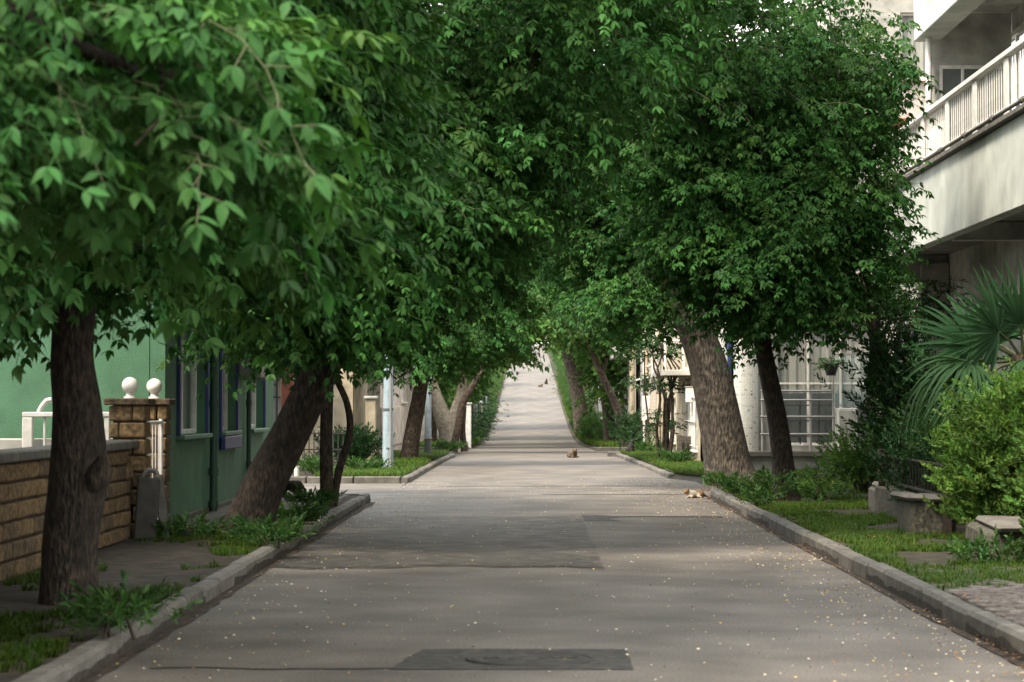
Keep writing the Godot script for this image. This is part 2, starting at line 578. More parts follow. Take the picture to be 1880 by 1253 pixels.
# lobes: [x, y, d, rx, ry, rz, clumps]; a clump is one leafy bough end
func crown_sprays(lobes: Array, floor_: Callable, per_clump: int, clump := 0.55) -> Dictionary:
	var out := []
	var boughs := []
	for l in lobes:
		var c := Vector3(l[0], l[1], -l[2])
		var r := Vector3(l[3], l[4], l[5])
		for i in l[6]:
			var dir := Vector3(rng.randfn(), rng.randfn(), rng.randfn()).normalized()
			var f := pow(rng.randf(), 0.45)
			var stray := rng.randf() < 0.14
			if stray:
				f = rr(1.0, 1.38)
			var at := c + dir * r * f
			if not floor_.call(at):
				continue
			boughs.append([c, at])
			var cs := clump * rr(0.7, 1.3)
			var tint := rr(0.62, 1.5)
			for k in (per_clump / 3 if stray else per_clump):
				var off := Vector3(rng.randfn() * 0.55, rng.randfn() * 0.24, rng.randfn() * 0.55) * cs
				var p := at + off
				if not floor_.call(p):
					continue
				var outward := (p - c) * Vector3(1, 0, 1)
				var yaw := atan2(outward.x, outward.z) + rr(-1.1, 1.1)
				var fwd := Vector3(sin(yaw), rr(-0.75, 0.25), cos(yaw))
				var b := look(fwd, Vector3(rr(-0.35, 0.35), 1, rr(-0.35, 0.35))).scaled_local(Vector3.ONE * rr(0.75, 1.25))
				var w := tint * rr(0.8, 1.2)
				var yel := rr(0.88, 1.2) if rng.randf() < 0.85 else rr(1.15, 1.4)
				out.append([Transform3D(b, p), Color(w * yel, w, w * rr(0.75, 1.05))])
	return {"sprays": out, "boughs": boughs}

func lay_sprays(parent: Node3D, called: String, sp: Dictionary, sprays: Array, base: Vector3):
	var holder := Node3D.new()
	holder.name = called
	parent.add_child(holder, true)
	holder.set_meta("kind", "stuff")
	var nv: int = sp.variants.size()
	for k in nv:
		var list := []
		for i in range(k, sprays.size(), nv):
			list.append(sprays[i])
		if list.is_empty():
			continue
		var mm := MultiMesh.new()
		mm.transform_format = MultiMesh.TRANSFORM_3D
		mm.use_colors = true
		mm.mesh = sp.variants[k].mesh
		mm.instance_count = list.size()
		for i in list.size():
			var t: Transform3D = list[i][0]
			t.origin -= base
			mm.set_instance_transform(i, t)
			mm.set_instance_color(i, list[i][1])
		var o := MultiMeshInstance3D.new()
		o.name = "leaf_sprays"
		o.multimesh = mm
		o.material_override = sp.mat
		o.set_meta("kind", "stuff")
		holder.add_child(o, true)

# the leaves that show largest become parts of their own, the rest one crown
func leaves_on(tree: Node3D, key: String, sprays: Array, singles: int):
	var sp: Dictionary = SP[key]
	var base := tree.position
	if singles > 0:
		var cand := []
		for i in sprays.size():
			var s := seen_at(sprays[i][0].origin)
			if absf(s.x) < 0.98 and absf(s.y) < 0.98:
				cand.append([s.z, i])
		cand.sort_custom(func(a, b): return a[0] < b[0])
		var gone := {}
		var twigs := MB.new()
		var tints := []
		for k in 8:
			var lm := MB.new()
			lm.add(sp.leaf_mb, Transform3D.IDENTITY)
			var w := 0.72 + 0.08 * k
			for q in lm.v.size():
				lm.c.append(Color(w * (1.0 + 0.12 * (k % 3)), w, w * 0.9))
			tints.append(lm.mesh())
		var made := 0
		for e in cand:
			var i: int = e[1]
			var va: Dictionary = sp.variants[i % sp.variants.size()]
			if made + va.leaves.size() > singles:
				break
			gone[i] = true
			var t: Transform3D = sprays[i][0]
			t.origin -= base
			twigs.add(va.stem, t)
			for lt in va.leaves:
				put(tree, "leaf", tints[rng.randi() % 8], sp.mat, t * lt)
				made += 1
		if made:
			put(tree, "leaf_stalks", twigs.mesh(), M.petiole).set_meta("kind", "stuff")
		var rest := []
		for i in sprays.size():
			if not gone.has(i):
				rest.append(sprays[i])
		sprays = rest
	lay_sprays(tree, "crown", sp, sprays, base)

func smooth_path(pts: Array, rad: Array, steps: int) -> Array:
	var cv := Curve3D.new()
	for i in pts.size():
		var tan_: Vector3 = (pts[mini(i + 1, pts.size() - 1)] - pts[maxi(i - 1, 0)]) / 6.0
		cv.add_point(pts[i], -tan_, tan_)
	var p := []
	var r := []
	for i in pts.size() - 1:
		for k in steps:
			var t := float(k) / steps
			p.append(cv.sample(i, t))
			r.append(lerpf(rad[i], rad[i + 1], t))
	p.append(pts[-1])
	r.append(rad[-1])
	return [p, r]

func trunk(tree: Node3D, pts: Array, rad: Array, bark: String, segs := 28, amp := 0.18, ridges := 0.1, flare := 0.7, called := "trunk") -> MeshInstance3D:
	var sm := smooth_path(pts, rad, 9)
	var mb := MB.new()
	mb.tube(sm[0], sm[1], segs, true, fn, amp, ridges, flare)
	return part(tree, called, mb, M[bark])

func limb(tree: Node3D, a: Vector3, b: Vector3, r0: float, r1: float, bark: String, sag := 0.35):
	var mid := a.lerp(b, 0.5) + Vector3(rr(-0.15, 0.15), sag, rr(-0.15, 0.15))
	trunk(tree, [a, mid, b], [r0, lerpf(r0, r1, 0.55), r1], bark, 10, 0.2, 0.08, 0.0, "limb")

# fork: where the trunk ends; limbs run from it to the lobes, thin branches on to the boughs
func dress(tree: Node3D, key: String, fork: Vector3, r: float, lobes: Array, bark: String, per_clump: int, floor_: Callable, singles := 0, clump := 0.55):
	var cr := crown_sprays(lobes, floor_, per_clump, clump)
	for l in lobes:
		var c := Vector3(l[0], l[1], -l[2])
		if c.distance_to(fork) > 0.8:
			limb(tree, fork, c, r, r * 0.3, bark)
	var mb := MB.new()
	for i in cr.boughs.size():
		var a: Vector3 = cr.boughs[i][0]
		var b: Vector3 = cr.boughs[i][1]
		var mid := a.lerp(b, 0.55) + Vector3(rr(-0.12, 0.12), rr(0.0, 0.25), rr(-0.12, 0.12))
		mb.tube([a, mid, b], [r * 0.16, r * 0.10, 0.006], 5, false)
	part(tree, "branches", mb, M.twig)
	leaves_on(tree, key, cr.sprays, singles)

func shrub(called: String, label: String, key: String, base: Vector3, lobes: Array, per: int, group := "", cat := "shrub", fl := 0.0, clump := 0.35) -> Node3D:
	var o := thing(called, label, cat, base, group)
	var cr := crown_sprays(lobes, func(p): return p.y > base.y + 0.02 + fl, per, clump)
	for s in cr.sprays:  # shoots of a shrub grow upward and outward
		var f: Vector3 = s[0].basis.z.normalized()
		f = Vector3(f.x, absf(f.y) + rr(0.1, 0.9), f.z)
		s[0].basis = look(f, Vector3(rr(-1, 1), 1, rr(-1, 1))).scaled_local(Vector3.ONE * rr(0.8, 1.25))
	var mb := MB.new()
	for i in cr.boughs.size():
		if i % 3 == 0:
			var b: Vector3 = cr.boughs[i][1]
			var foot := base + Vector3(rr(-0.1, 0.1), 0, rr(-0.1, 0.1))
			mb.tube([foot, foot.lerp(b, 0.5) + Vector3(0, 0.08, 0), b], [0.014, 0.01, 0.004], 5, false)
	if mb.v.size():
		part(o, "stems", mb, M.twig)
	lay_sprays(o, "foliage", SP[key], cr.sprays, base)
	return o


# ------------------------------------------------------------------ soft bodies: tapered capsules blended and meshed as surface nets
func body_mb(bones: Array, cell: float, k: float, tint: Callable) -> MB:
	var lo := Vector3.ONE * 9.0
	var hi := -lo
	for b in bones:
		for e in [[b[0], b[2]], [b[1], b[3]]]:
			lo = lo.min(e[0] - Vector3.ONE * (e[1] + cell * 3))
			hi = hi.max(e[0] + Vector3.ONE * (e[1] + cell * 3))
	var nx := int((hi.x - lo.x) / cell) + 2
	var ny := int((hi.y - lo.y) / cell) + 2
	var nz := int((hi.z - lo.z) / cell) + 2
	var f := PackedFloat32Array()
	f.resize(nx * ny * nz)
	var field := func(p: Vector3) -> float:
		var s := 1e3
		for b in bones:
			var ab: Vector3 = b[1] - b[0]
			var t := clampf((p - b[0]).dot(ab) / maxf(ab.length_squared(), 1e-9), 0, 1)
			var dd: float = (p - b[0] - ab * t).length() - lerpf(b[2], b[3], t)
			var h := maxf(k - absf(s - dd), 0.0) / k
			s = minf(s, dd) - h * h * k * 0.25
		return s
	for z in nz:
		for y in ny:
			for x in nx:
				f[x + nx * (y + ny * z)] = field.call(lo + Vector3(x, y, z) * cell)
	var mb := MB.new()
	var id := {}
	for z in nz - 1:
		for y in ny - 1:
			for x in nx - 1:
				var sum := Vector3.ZERO
				var cnt := 0
				var q := x + nx * (y + ny * z)
				for e in [[0, 0, 0, 0], [0, 1, 0, 0], [0, 0, 1, 0], [0, 1, 1, 0], [1, 0, 0, 0], [1, 1, 0, 0], [1, 0, 1, 0], [1, 1, 1, 0], [2, 0, 0, 0], [2, 1, 0, 0], [2, 0, 1, 0], [2, 1, 1, 0]]:
					var a := Vector3i.ZERO
					a[(e[0] + 1) % 3] = e[1]
					a[(e[0] + 2) % 3] = e[2]
					var b := a
					b[e[0]] = 1
					var fa := f[q + a.x + nx * (a.y + ny * a.z)]
					var fb := f[q + b.x + nx * (b.y + ny * b.z)]
					if (fa < 0) != (fb < 0):
						sum += Vector3(a).lerp(Vector3(b), fa / (fa - fb))
						cnt += 1
				if cnt:
					var p := lo + (Vector3(x, y, z) + sum / cnt) * cell
					id[q] = mb.v.size()
					mb.v.append(p)
					var e2 := cell * 0.5
					var g := Vector3(field.call(p + Vector3(e2, 0, 0)) - field.call(p - Vector3(e2, 0, 0)), field.call(p + Vector3(0, e2, 0)) - field.call(p - Vector3(0, e2, 0)), field.call(p + Vector3(0, 0, e2)) - field.call(p - Vector3(0, 0, e2)))
					mb.n.append(g.normalized())
					mb.c.append(tint.call(p))
	var step := [1, nx, nx * ny]
	for q in id:
		for ax in 3:
			var u: int = step[(ax + 1) % 3]
			var w: int = step[(ax + 2) % 3]
			if (f[q] < 0) == (f[q + step[ax]] < 0) or not (id.has(q - u) and id.has(q - w) and id.has(q - u - w)):
				continue
			var a: int = id[q]
			var b: int = id[q - u]
			var c: int = id[q - u - w]
			var d: int = id[q - w]
			var nn := (mb.v[c] - mb.v[a]).cross(mb.v[b] - mb.v[a])
			if nn.dot(mb.n[a]) > 0:
				mb.ix.append_array([a, b, c, a, c, d])
			else:
				mb.ix.append_array([a, c, b, a, d, c])
	return mb


# ------------------------------------------------------------------ building helpers
func wall_mb(o: Vector3, u: Vector3, nrm: Vector3, length: float, height: float, holes: Array, depth := 0.18) -> MB:
	var mb := MB.new()
	var us := [0.0, length]
	var vs := [0.0, height]
	for h in holes:
		for q in [0, 2]:
			if not us.has(h[q]):
				us.append(h[q])
			if not vs.has(h[q + 1]):
				vs.append(h[q + 1])
	us.sort()
	vs.sort()
	var at := func(a, b, back): return o + u * a + Vector3.UP * b - nrm * (depth if back else 0.0)
	for i in us.size() - 1:
		for j in vs.size() - 1:
			var cu: float = (us[i] + us[i + 1]) / 2
			var cv: float = (vs[j] + vs[j + 1]) / 2
			if holes.any(func(h): return cu > h[0] and cu < h[2] and cv > h[1] and cv < h[3]):
				continue
			for back in [false, true]:
				mb.quad(at.call(us[i], vs[j], back), at.call(us[i + 1], vs[j], back), at.call(us[i + 1], vs[j + 1], back), at.call(us[i], vs[j + 1], back), -nrm if back else nrm)
	for h in holes + [[0.0, 0.0, length, height]]:
		var s := 1.0 if h[2] - h[0] < length or h[3] - h[1] < height else -1.0
		mb.quad(at.call(h[0], h[1], false), at.call(h[0], h[3], false), at.call(h[0], h[3], true), at.call(h[0], h[1], true), u * s)
		mb.quad(at.call(h[2], h[1], false), at.call(h[2], h[3], false), at.call(h[2], h[3], true), at.call(h[2], h[1], true), -u * s)
		mb.quad(at.call(h[0], h[1], false), at.call(h[2], h[1], false), at.call(h[2], h[1], true), at.call(h[0], h[1], true), Vector3.UP * s)
		mb.quad(at.call(h[0], h[3], false), at.call(h[2], h[3], false), at.call(h[2], h[3], true), at.call(h[0], h[3], true), -Vector3.UP * s)
	return mb

# a window in a hole of wall_mb: frame with mullions, panes, curtain behind; frame set back into the wall
func window_in(house: Node3D, o: Vector3, u: Vector3, nrm: Vector3, h: Array, back: float, frame: String, mull: int, bars: int, curtain := true, sill := "", low := 0.0) -> Node3D:
	var w := Node3D.new()
	w.name = "window"
	house.add_child(w, true)
	var c := func(a, b, z): return o + u * a + Vector3.UP * b - nrm * z
	var fw := 0.06
	var fr := MB.new()
	for e in [[h[0] + fw / 2, h[1], h[0] + fw / 2, h[3]], [h[2] - fw / 2, h[1], h[2] - fw / 2, h[3]], [h[0] + fw, h[1] + fw / 2, h[2] - fw, h[1] + fw / 2], [h[0] + fw, h[3] - fw / 2, h[2] - fw, h[3] - fw / 2]]:
		fr.bar(c.call(e[0], e[1], back), c.call(e[2], e[3], back), fw, fw, 0.006)
	part(w, "frame", fr, M[frame])
	for k in mull:
		var a := lerpf(h[0], h[2], (k + 1.0) / (mull + 1))
		var mb := MB.new()
		mb.bar(c.call(a, h[1] + fw, back), c.call(a, h[3] - fw, back), fw, fw * 0.8, 0.006)
		part(w, "mullion", mb, M[frame])
	for k in bars:
		var b := lerpf(h[1], h[3], (k + 1.0) / (bars + 1))
		var mb := MB.new()
		mb.bar(c.call(h[0] + fw, b, back - 0.004), c.call(h[2] - fw, b, back - 0.004), 0.04, 0.04, 0.004)
		part(w, "crossbar", mb, M[frame])
	for k in mull + 1:
		var a0 := lerpf(h[0] + fw * 0.5, h[2] - fw * 0.5, float(k) / (mull + 1)) + 0.028
		var a1 := lerpf(h[0] + fw * 0.5, h[2] - fw * 0.5, (k + 1.0) / (mull + 1)) - 0.028
		var g := MB.new()
		g.quad(c.call(a0, h[1] + fw * 0.8, back + 0.008), c.call(a1, h[1] + fw * 0.8, back + 0.008), c.call(a1, h[3] - fw * 0.8, back + 0.008), c.call(a0, h[3] - fw * 0.8, back + 0.008), nrm)
		part(w, "pane", g, M.glass)
	var room := MB.new()
	var rm := 0.6 if curtain else -0.02
	var rz := back + (0.9 if curtain else 0.3)
	room.quad(c.call(h[0] - rm, h[1] - rm, rz), c.call(h[2] + rm, h[1] - rm, rz), c.call(h[2] + rm, h[3] + rm, rz), c.call(h[0] - rm, h[3] + rm, rz), nrm)
	part(w, "dark_room", room, M.dark_room)
	if curtain:
		var cu := MB.new()
		var steps := int((h[2] - h[0]) / 0.035)
		for k in steps:
			var a0 := lerpf(h[0], h[2], float(k) / steps)
			var a1 := lerpf(h[0], h[2], (k + 1.0) / steps)
			var z0 := back + 0.12 + 0.03 * sin(a0 * 26.0) + 0.015 * sin(a0 * 61.0)
			var z1 := back + 0.12 + 0.03 * sin(a1 * 26.0) + 0.015 * sin(a1 * 61.0)
			cu.quad(c.call(a0, h[1] + low, z0), c.call(a1, h[1] + low, z1), c.call(a1, h[3], z1), c.call(a0, h[3], z0), nrm)
		part(w, "curtain", cu, M.curtain)
	if sill:
		var sb := MB.new()
		sb.bar(c.call(h[0] - 0.08, h[1] - 0.03, 0.0) + nrm * 0.03, c.call(h[2] + 0.08, h[1] - 0.03, 0.0) + nrm * 0.03, 0.14, 0.06, 0.01)
		part(w, "sill", sb, M[sill])
	return w

func bx(parent: Node3D, called: String, lo: Vector3, hi: Vector3, m: String, ch := 0.0) -> MeshInstance3D:
	var mb := MB.new()
	mb.box((lo + hi) / 2, (hi - lo).abs(), ch)
	return part(parent, called, mb, M[m])

func rods(parent: Node3D, called: String, list: Array, r: float, m: String, segs := 8):
	for e in list:
		var mb := MB.new()
		mb.rod(e[0], e[1], r, segs)
		part(parent, called, mb, M[m])

func V(x, y, d) -> Vector3:
	return Vector3(x, y, -d)


# ------------------------------------------------------------------ the setting
func ground():
	var mb := sheet(rows(-40, 700), func(_d): return -160.0, func(_d): return 160.0, 8, func(_x, d): return gy(d) - 0.06)
	structure("ground", mb, M.terrain)
	mb = sheet(rows(-30, 460), func(d): return lerp_pts(EDGE_L, d), func(d): return lerp_pts(EDGE_R, d), 18, road_y)
	structure("road", mb, M.asphalt)
	mb = sheet([39.2, 42.0, 45.0, 48.9], func(_d): return -60.0, func(_d): return -2.5, 6, func(_x, d): return gy(d) - 0.012)
	structure("side_street", mb, M.asphalt)
	mb = sheet([73.5, 78.0, 83.0, 88.5], func(_d): return -50.0, func(_d): return -2.3, 5, func(_x, d): return gy(d) - 0.014)
	structure("lane_opening", mb, M.asphalt)
	mb = sheet([74.0, 78.0, 83.0, 88.5], func(_d): return 2.5, func(_d): return 50.0, 5, func(_x, d): return gy(d) - 0.014)
	structure("lane_opening", mb, M.asphalt)
	# repairs in the asphalt, and one strip painted for canopy shade and stain
	var lift := func(h): return func(x, d): return road_y(x, d) + h
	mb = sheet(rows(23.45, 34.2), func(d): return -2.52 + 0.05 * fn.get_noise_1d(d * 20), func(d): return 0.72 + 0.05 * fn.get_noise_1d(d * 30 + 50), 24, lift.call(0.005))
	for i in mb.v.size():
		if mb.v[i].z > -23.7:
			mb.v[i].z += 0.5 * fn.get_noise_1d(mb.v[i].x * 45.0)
	structure("road_patch_and_shade", mb, M.asphalt_patch)
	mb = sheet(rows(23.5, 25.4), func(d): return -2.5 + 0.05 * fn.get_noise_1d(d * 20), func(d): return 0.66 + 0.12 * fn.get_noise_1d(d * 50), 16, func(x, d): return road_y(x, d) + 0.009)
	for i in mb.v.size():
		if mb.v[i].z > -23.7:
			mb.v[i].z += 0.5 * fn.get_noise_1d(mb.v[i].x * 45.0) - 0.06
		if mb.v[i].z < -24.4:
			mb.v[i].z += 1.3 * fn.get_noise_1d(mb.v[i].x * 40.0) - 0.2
	structure("road_patch_and_shade", mb, M.asphalt_shade)  # canopy shade and stain put into the strip colour
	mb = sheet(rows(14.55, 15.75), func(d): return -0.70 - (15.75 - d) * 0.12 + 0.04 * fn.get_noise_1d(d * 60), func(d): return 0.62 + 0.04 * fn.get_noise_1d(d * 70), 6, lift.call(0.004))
	structure("road_patch_and_shade", mb, M.asphalt_dark)
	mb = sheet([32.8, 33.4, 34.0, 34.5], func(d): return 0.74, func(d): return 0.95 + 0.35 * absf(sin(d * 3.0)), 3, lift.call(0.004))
	structure("road_patch_and_shade", mb, M.asphalt_dark)
	mb = sheet([33.9, 34.05, 34.2], func(_d): return 1.0, func(_d): return 2.7, 8, lift.call(0.005))
	structure("tar_seam", mb, M.asphalt_dark)
	for e in [[-2.3, -0.75, 14.6, 0.05], [-2.5, -0.1, 41.0, 0.10], [0.2, 2.9, 42.5, 0.12], [-1.6, 2.7, 46.8, 0.14]]:  # cracks filled with tar
		mb = sheet([e[2], e[2] + e[3]], func(d): return e[0] + 0.1 * (d - e[2]), func(_d): return e[1], 24, func(x, d): return road_y(x, d) + 0.005)
		for i in mb.v.size():
			mb.v[i].z += 0.10 * fn.get_noise_1d(mb.v[i].x * 60.0)
		structure("tar_seam", mb, M.asphalt_dark)
	var lid := thing("manhole_cover", "round worn iron manhole cover in the dark road patch", "manhole", V(0.0, road_y(0.0, 15.1) + 0.006, 15.1))
	mb = MB.new()
	var ring := [Vector2(0.40, -0.02), Vector2(0.40, 0.008)]
	for k in 5:
		var q := 0.37 - k * 0.075
		ring.append_array([Vector2(q + 0.012, 0.008), Vector2(q + 0.008, 0.001), Vector2(q - 0.008, 0.001), Vector2(q - 0.012, 0.008)])
	ring.append(Vector2(0.0, 0.008))
	mb.lathe(ring, 40, lid.position)
	part(lid, "lid", mb, M.asphalt_dark)
	for s in [-1, 1]:
		bx(lid, "lifting_slot", lid.position + Vector3(0.24 * s - 0.05, 0.007, -0.015), lid.position + Vector3(0.24 * s + 0.05, 0.012, 0.015), "rusty_iron", 0.003)

	# verges, each with its row of kerbstones
	var eL := func(d): return lerp_pts(EDGE_L, d) - 0.15
	var eR := func(d): return lerp_pts(EDGE_R, d) + 0.15
	var top := func(x, d): return gy(d) + 0.115 + 0.025 * fn.get_noise_2d(x * 25.0, d * 25.0)
	structure("verge_left", sheet(rows(-25, 39.4), func(_d): return -16.0, eL, 22, top), M.soil)
	structure("verge_left", sheet(rows(48.8, 73.3), func(_d): return -18.0, eL, 14, top), M.turf)
	structure("verge_left", sheet(rows(88.5, 460), func(_d): return -18.0, eL, 8, top), M.turf)
	structure("verge_right", sheet(rows(-25, 73.8), eR, func(_d): return 20.0, 26, top), M.turf)
	structure("verge_right", sheet(rows(88.5, 460), eR, func(_d): return 20.0, 8, top), M.turf)
	structure("footpath", sheet(rows(28.8, 39.2), func(_d): return -4.34, func(d): return -3.72 + 0.08 * fn.get_noise_1d(d * 12), 6, func(x, d): return top.call(x, d) + 0.014), M.path)
	structure("footpath", sheet(rows(32.6, 39.2), func(d): return -3.70 + 0.08 * fn.get_noise_1d(d * 12), func(d): return -2.95 + 0.12 * fn.get_noise_1d(d * 9 + 4), 6, func(x, d): return top.call(x, d) + 0.010), M.path)
	structure("gutter", sheet(rows(8, 41), func(d): return lerp_pts(EDGE_R, d) - 0.07 - 0.09 * absf(fn.get_noise_1d(d * 30)), func(d): return lerp_pts(EDGE_R, d) + 0.02, 2, func(x, d): return road_y(x, d) + 0.008), M.gutter_dirt)
	structure("gutter", sheet(rows(8, 39), func(d): return lerp_pts(EDGE_L, d) - 0.02, func(d): return lerp_pts(EDGE_L, d) + 0.08 + 0.1 * absf(fn.get_noise_1d(d * 30 + 9)), 2, func(x, d): return road_y(x, d) + 0.008), M.gutter_dirt)
	for e in [[EDGE_R, 40.6, 52.0, 1.0], [EDGE_R, 88.5, 460.0, 1.0], [EDGE_L, 88.5, 460.0, -1.0]]:
		var inner := func(dd): return lerp_pts(e[0], dd) + e[3] * (-0.06 + 0.1 * fn.get_noise_1d(dd * 15.0))
		var outer := func(dd): return lerp_pts(e[0], dd) + e[3] * 0.5
		var rise := func(x, dd): return gy(dd) - 0.03 + 0.16 * smoothstep(-0.1, 0.35, (x - lerp_pts(e[0], dd)) * e[3])
		structure("verge_bank", sheet(rows(e[1], e[2]), inner if e[3] > 0 else outer, outer if e[3] > 0 else inner, 6, rise), M.turf)
	kerb("kerb_left", EDGE_L, 6.0, 39.0, -1.0, 0.135, 0.95)
	kerb("kerb_right", EDGE_R, 6.0, 41.0, 1.0, 0.15, 1.0)
	kerb("kerb_left", EDGE_L, 48.8, 72.8, -1.0, 0.11, 1.0)
	kerb("kerb_right", EDGE_R, 51.6, 73.6, 1.0, 0.10, 1.0)
	# corner kerbs that turn into the side street
	for e in [["kerb_left", 39.3, -2.75, -9.0], ["kerb_left", 48.65, -2.6, -12.0], ["kerb_left", 73.4, -2.4, -9.0], ["kerb_left", 88.4, -2.45, -9.0], ["kerb_right", 73.9, 9.0, 2.7], ["kerb_right", 88.4, 9.0, 2.6]]:
		var k := Node3D.new()
		k.name = numbered(e[0])
		add_child(k)
		k.set_meta("kind", "structure")
		var x: float = e[2]
		while x > e[3]:
			var s := MB.new()
			s.box(V(x - 0.47, gy(e[1]) + 0.02 + rr(-0.008, 0.008), e[1] + rr(-0.01, 0.01)), Vector3(0.93, 0.22, 0.16), 0.02)
			part(k, "kerbstone", s, M[["concrete", "concrete_b", "concrete_c"][rng.randi() % 3]])
			x -= 0.95
	# clay pavers on the near right verge
	var pv := Node3D.new()
	pv.name = "pavement"
	add_child(pv)
	pv.set_meta("kind", "structure")
	var pm := MB.new()
	pm.box(Vector3.ZERO, Vector3(0.215, 0.06, 0.15), 0.012)
	var paver := pm.mesh()
	for j in 46:
		for i in 6:
			var d := 14.0 + j * 0.165
			var x := 3.36 + i * 0.232 + (0.116 if j % 2 else 0.0)
			if fn.get_noise_2d(x * 30.0, d * 16.0) > 0.30:
				continue
			put(pv, "paver", paver, M[["paver_a", "paver_b", "paver_c"][rng.randi() % 3]], Transform3D(Basis.from_euler(Vector3(rr(-0.03, 0.03), rr(-0.03, 0.03), rr(-0.03, 0.03))), V(x, top.call(x, d) - 0.006 + rr(-0.006, 0.006), d)))

func kerb(called: String, edge: Array, d0: float, d1: float, side: float, h: float, length: float):
	var k := Node3D.new()
	k.name = numbered(called)
	add_child(k)
	k.set_meta("kind", "structure")
	var pm := MB.new()
	pm.box(Vector3.ZERO, Vector3(0.16, h + 0.10, length - 0.014), 0.028)
	var stone := pm.mesh()
	var d := d0
	while d < d1 - 0.3:
		var a := V(lerp_pts(edge, d) + side * 0.075, gy(d), d)
		var b := V(lerp_pts(edge, d + length) + side * 0.075, gy(d + length), d + length)
		var bs := look(a - b, Vector3(rr(-0.015, 0.015), 1, 0))
		if d < 41.0:  # a ragged line of caked dirt on the lower half of the face
			var dm := MB.new()
			for q in 10:
				var t0 := q / 10.0
				var t1 := (q + 1) / 10.0
				var f0 := a.lerp(b, t0) - Vector3(side * 0.084, 0, 0)
				var f1 := a.lerp(b, t1) - Vector3(side * 0.084, 0, 0)
				var y0 := h * (0.40 + 0.3 * fn.get_noise_1d((d + t0 * length) * 55.0))
				var y1 := h * (0.40 + 0.3 * fn.get_noise_1d((d + t1 * length) * 55.0))
				dm.quad(f0, f1, f1 + Vector3(0, y1, 0), f0 + Vector3(0, y0, 0), Vector3(-side, 0, 0))
			part(k, "caked_dirt", dm, M.kerb_dirt)
		put(k, "kerbstone", stone, M[["concrete", "concrete_b", "concrete_c"][rng.randi() % 3]], Transform3D(bs, (a + b) / 2 + Vector3(rr(-0.008, 0.008), (h - 0.10) / 2 + rr(-0.008, 0.008), 0)))
		d += length

func green_house():
	var o := thing("green_house", "green plastered house with blue trimmed windows behind the stone wall", "house", V(-8.2, 0.1, 35))
	var st := V(-4.37, 0.05, 28.9)
	var u := Vector3(0, 0, -1)
	var holes := [[1.05, 1.15, 3.55, 2.75], [5.1, 1.15, 6.9, 2.75], [8.6, 1.15, 10.6, 2.75]]
	part(o, "wall", wall_mb(st, u, Vector3.RIGHT, 12.2, 6.4, holes), M.green_paint)
	part(o, "wall", wall_mb(V(-13, 0.05, 28.9), Vector3.RIGHT, Vector3.BACK, 8.44, 6.4, [[2.2, 1.5, 3.6, 2.8]]), M.green_paint)
	part(o, "wall", wall_mb(V(-13, 0.05, 41.1), Vector3.RIGHT, Vector3.FORWARD, 8.62, 6.4, []), M.green_paint)
	bx(o, "roof", V(-13.3, 6.46, 28.4), V(-3.95, 6.62, 41.6), "terracotta", 0.03)
	var wi := 0
	for h in holes:
		var w := window_in(o, st, u, Vector3.RIGHT, h, 0.14, "white_paint", 1, 0, true, "green_trim")
		var tr := MB.new()
		for a in [h[0] - 0.05, h[2] + 0.05]:
			tr.bar(st + u * a + Vector3(0.02, h[1] - (0.25 if wi == 1 else 0.0), 0), st + u * a + Vector3(0.02, h[3] + 0.08, 0), 0.10, 0.05, 0.008)
		tr.bar(st + u * (h[0] - 0.1) + Vector3(0.02, h[3] + 0.13, 0), st + u * (h[2] + 0.1) + Vector3(0.02, h[3] + 0.13, 0), 0.05, 0.10, 0.008)
		if wi == 1:
			tr.bar(st + u * (h[0] - 0.1) + Vector3(0.05, h[1] - 0.16, 0), st + u * (h[2] + 0.1) + Vector3(0.05, h[1] - 0.16, 0), 0.09, 0.18, 0.01)
		part(w, "blue_trim", tr, M.blue_paint)
		wi += 1
	window_in(o, V(-13, 0.05, 28.9), Vector3.RIGHT, Vector3.BACK, [2.2, 1.5, 3.6, 2.8], 0.12, "white_paint", 1, 0, true, "green_trim")
	for e in [[-4.29, 32.75, 0.055, "green_pipe"], [-4.31, 37.0, 0.035, "green_pipe"]]:
		var p := MB.new()
		p.rod(V(e[0], 0.14, e[1]), V(e[0], 6.4, e[1]), e[2], 12)
		for y in [0.18, 0.62, 1.55, 3.1]:
			p.rod(V(e[0], y, e[1]), V(e[0], y + 0.10, e[1]), e[2] * 1.28, 12)
		part(o, "drainpipe", p, M[e[3]])
	bx(o, "plinth", V(-4.40, 0.02, 28.86), V(-4.345, 0.20, 41.0), "concrete_b", 0.01)
	var ac := thing("air_conditioner", "white box hung high on the green house wall under leaves", "air conditioner", V(-4.15, 2.0, 36.3))
	bx(ac, "casing", V(-4.34, 1.98, 35.9), V(-4.0, 2.50, 36.75), "white_wall", 0.02)
	rods(ac, "bracket", [[V(-4.37, 1.965, 36.05), V(-4.02, 1.965, 36.05)], [V(-4.37, 1.965, 36.6), V(-4.02, 1.965, 36.6)]], 0.014, "steel")

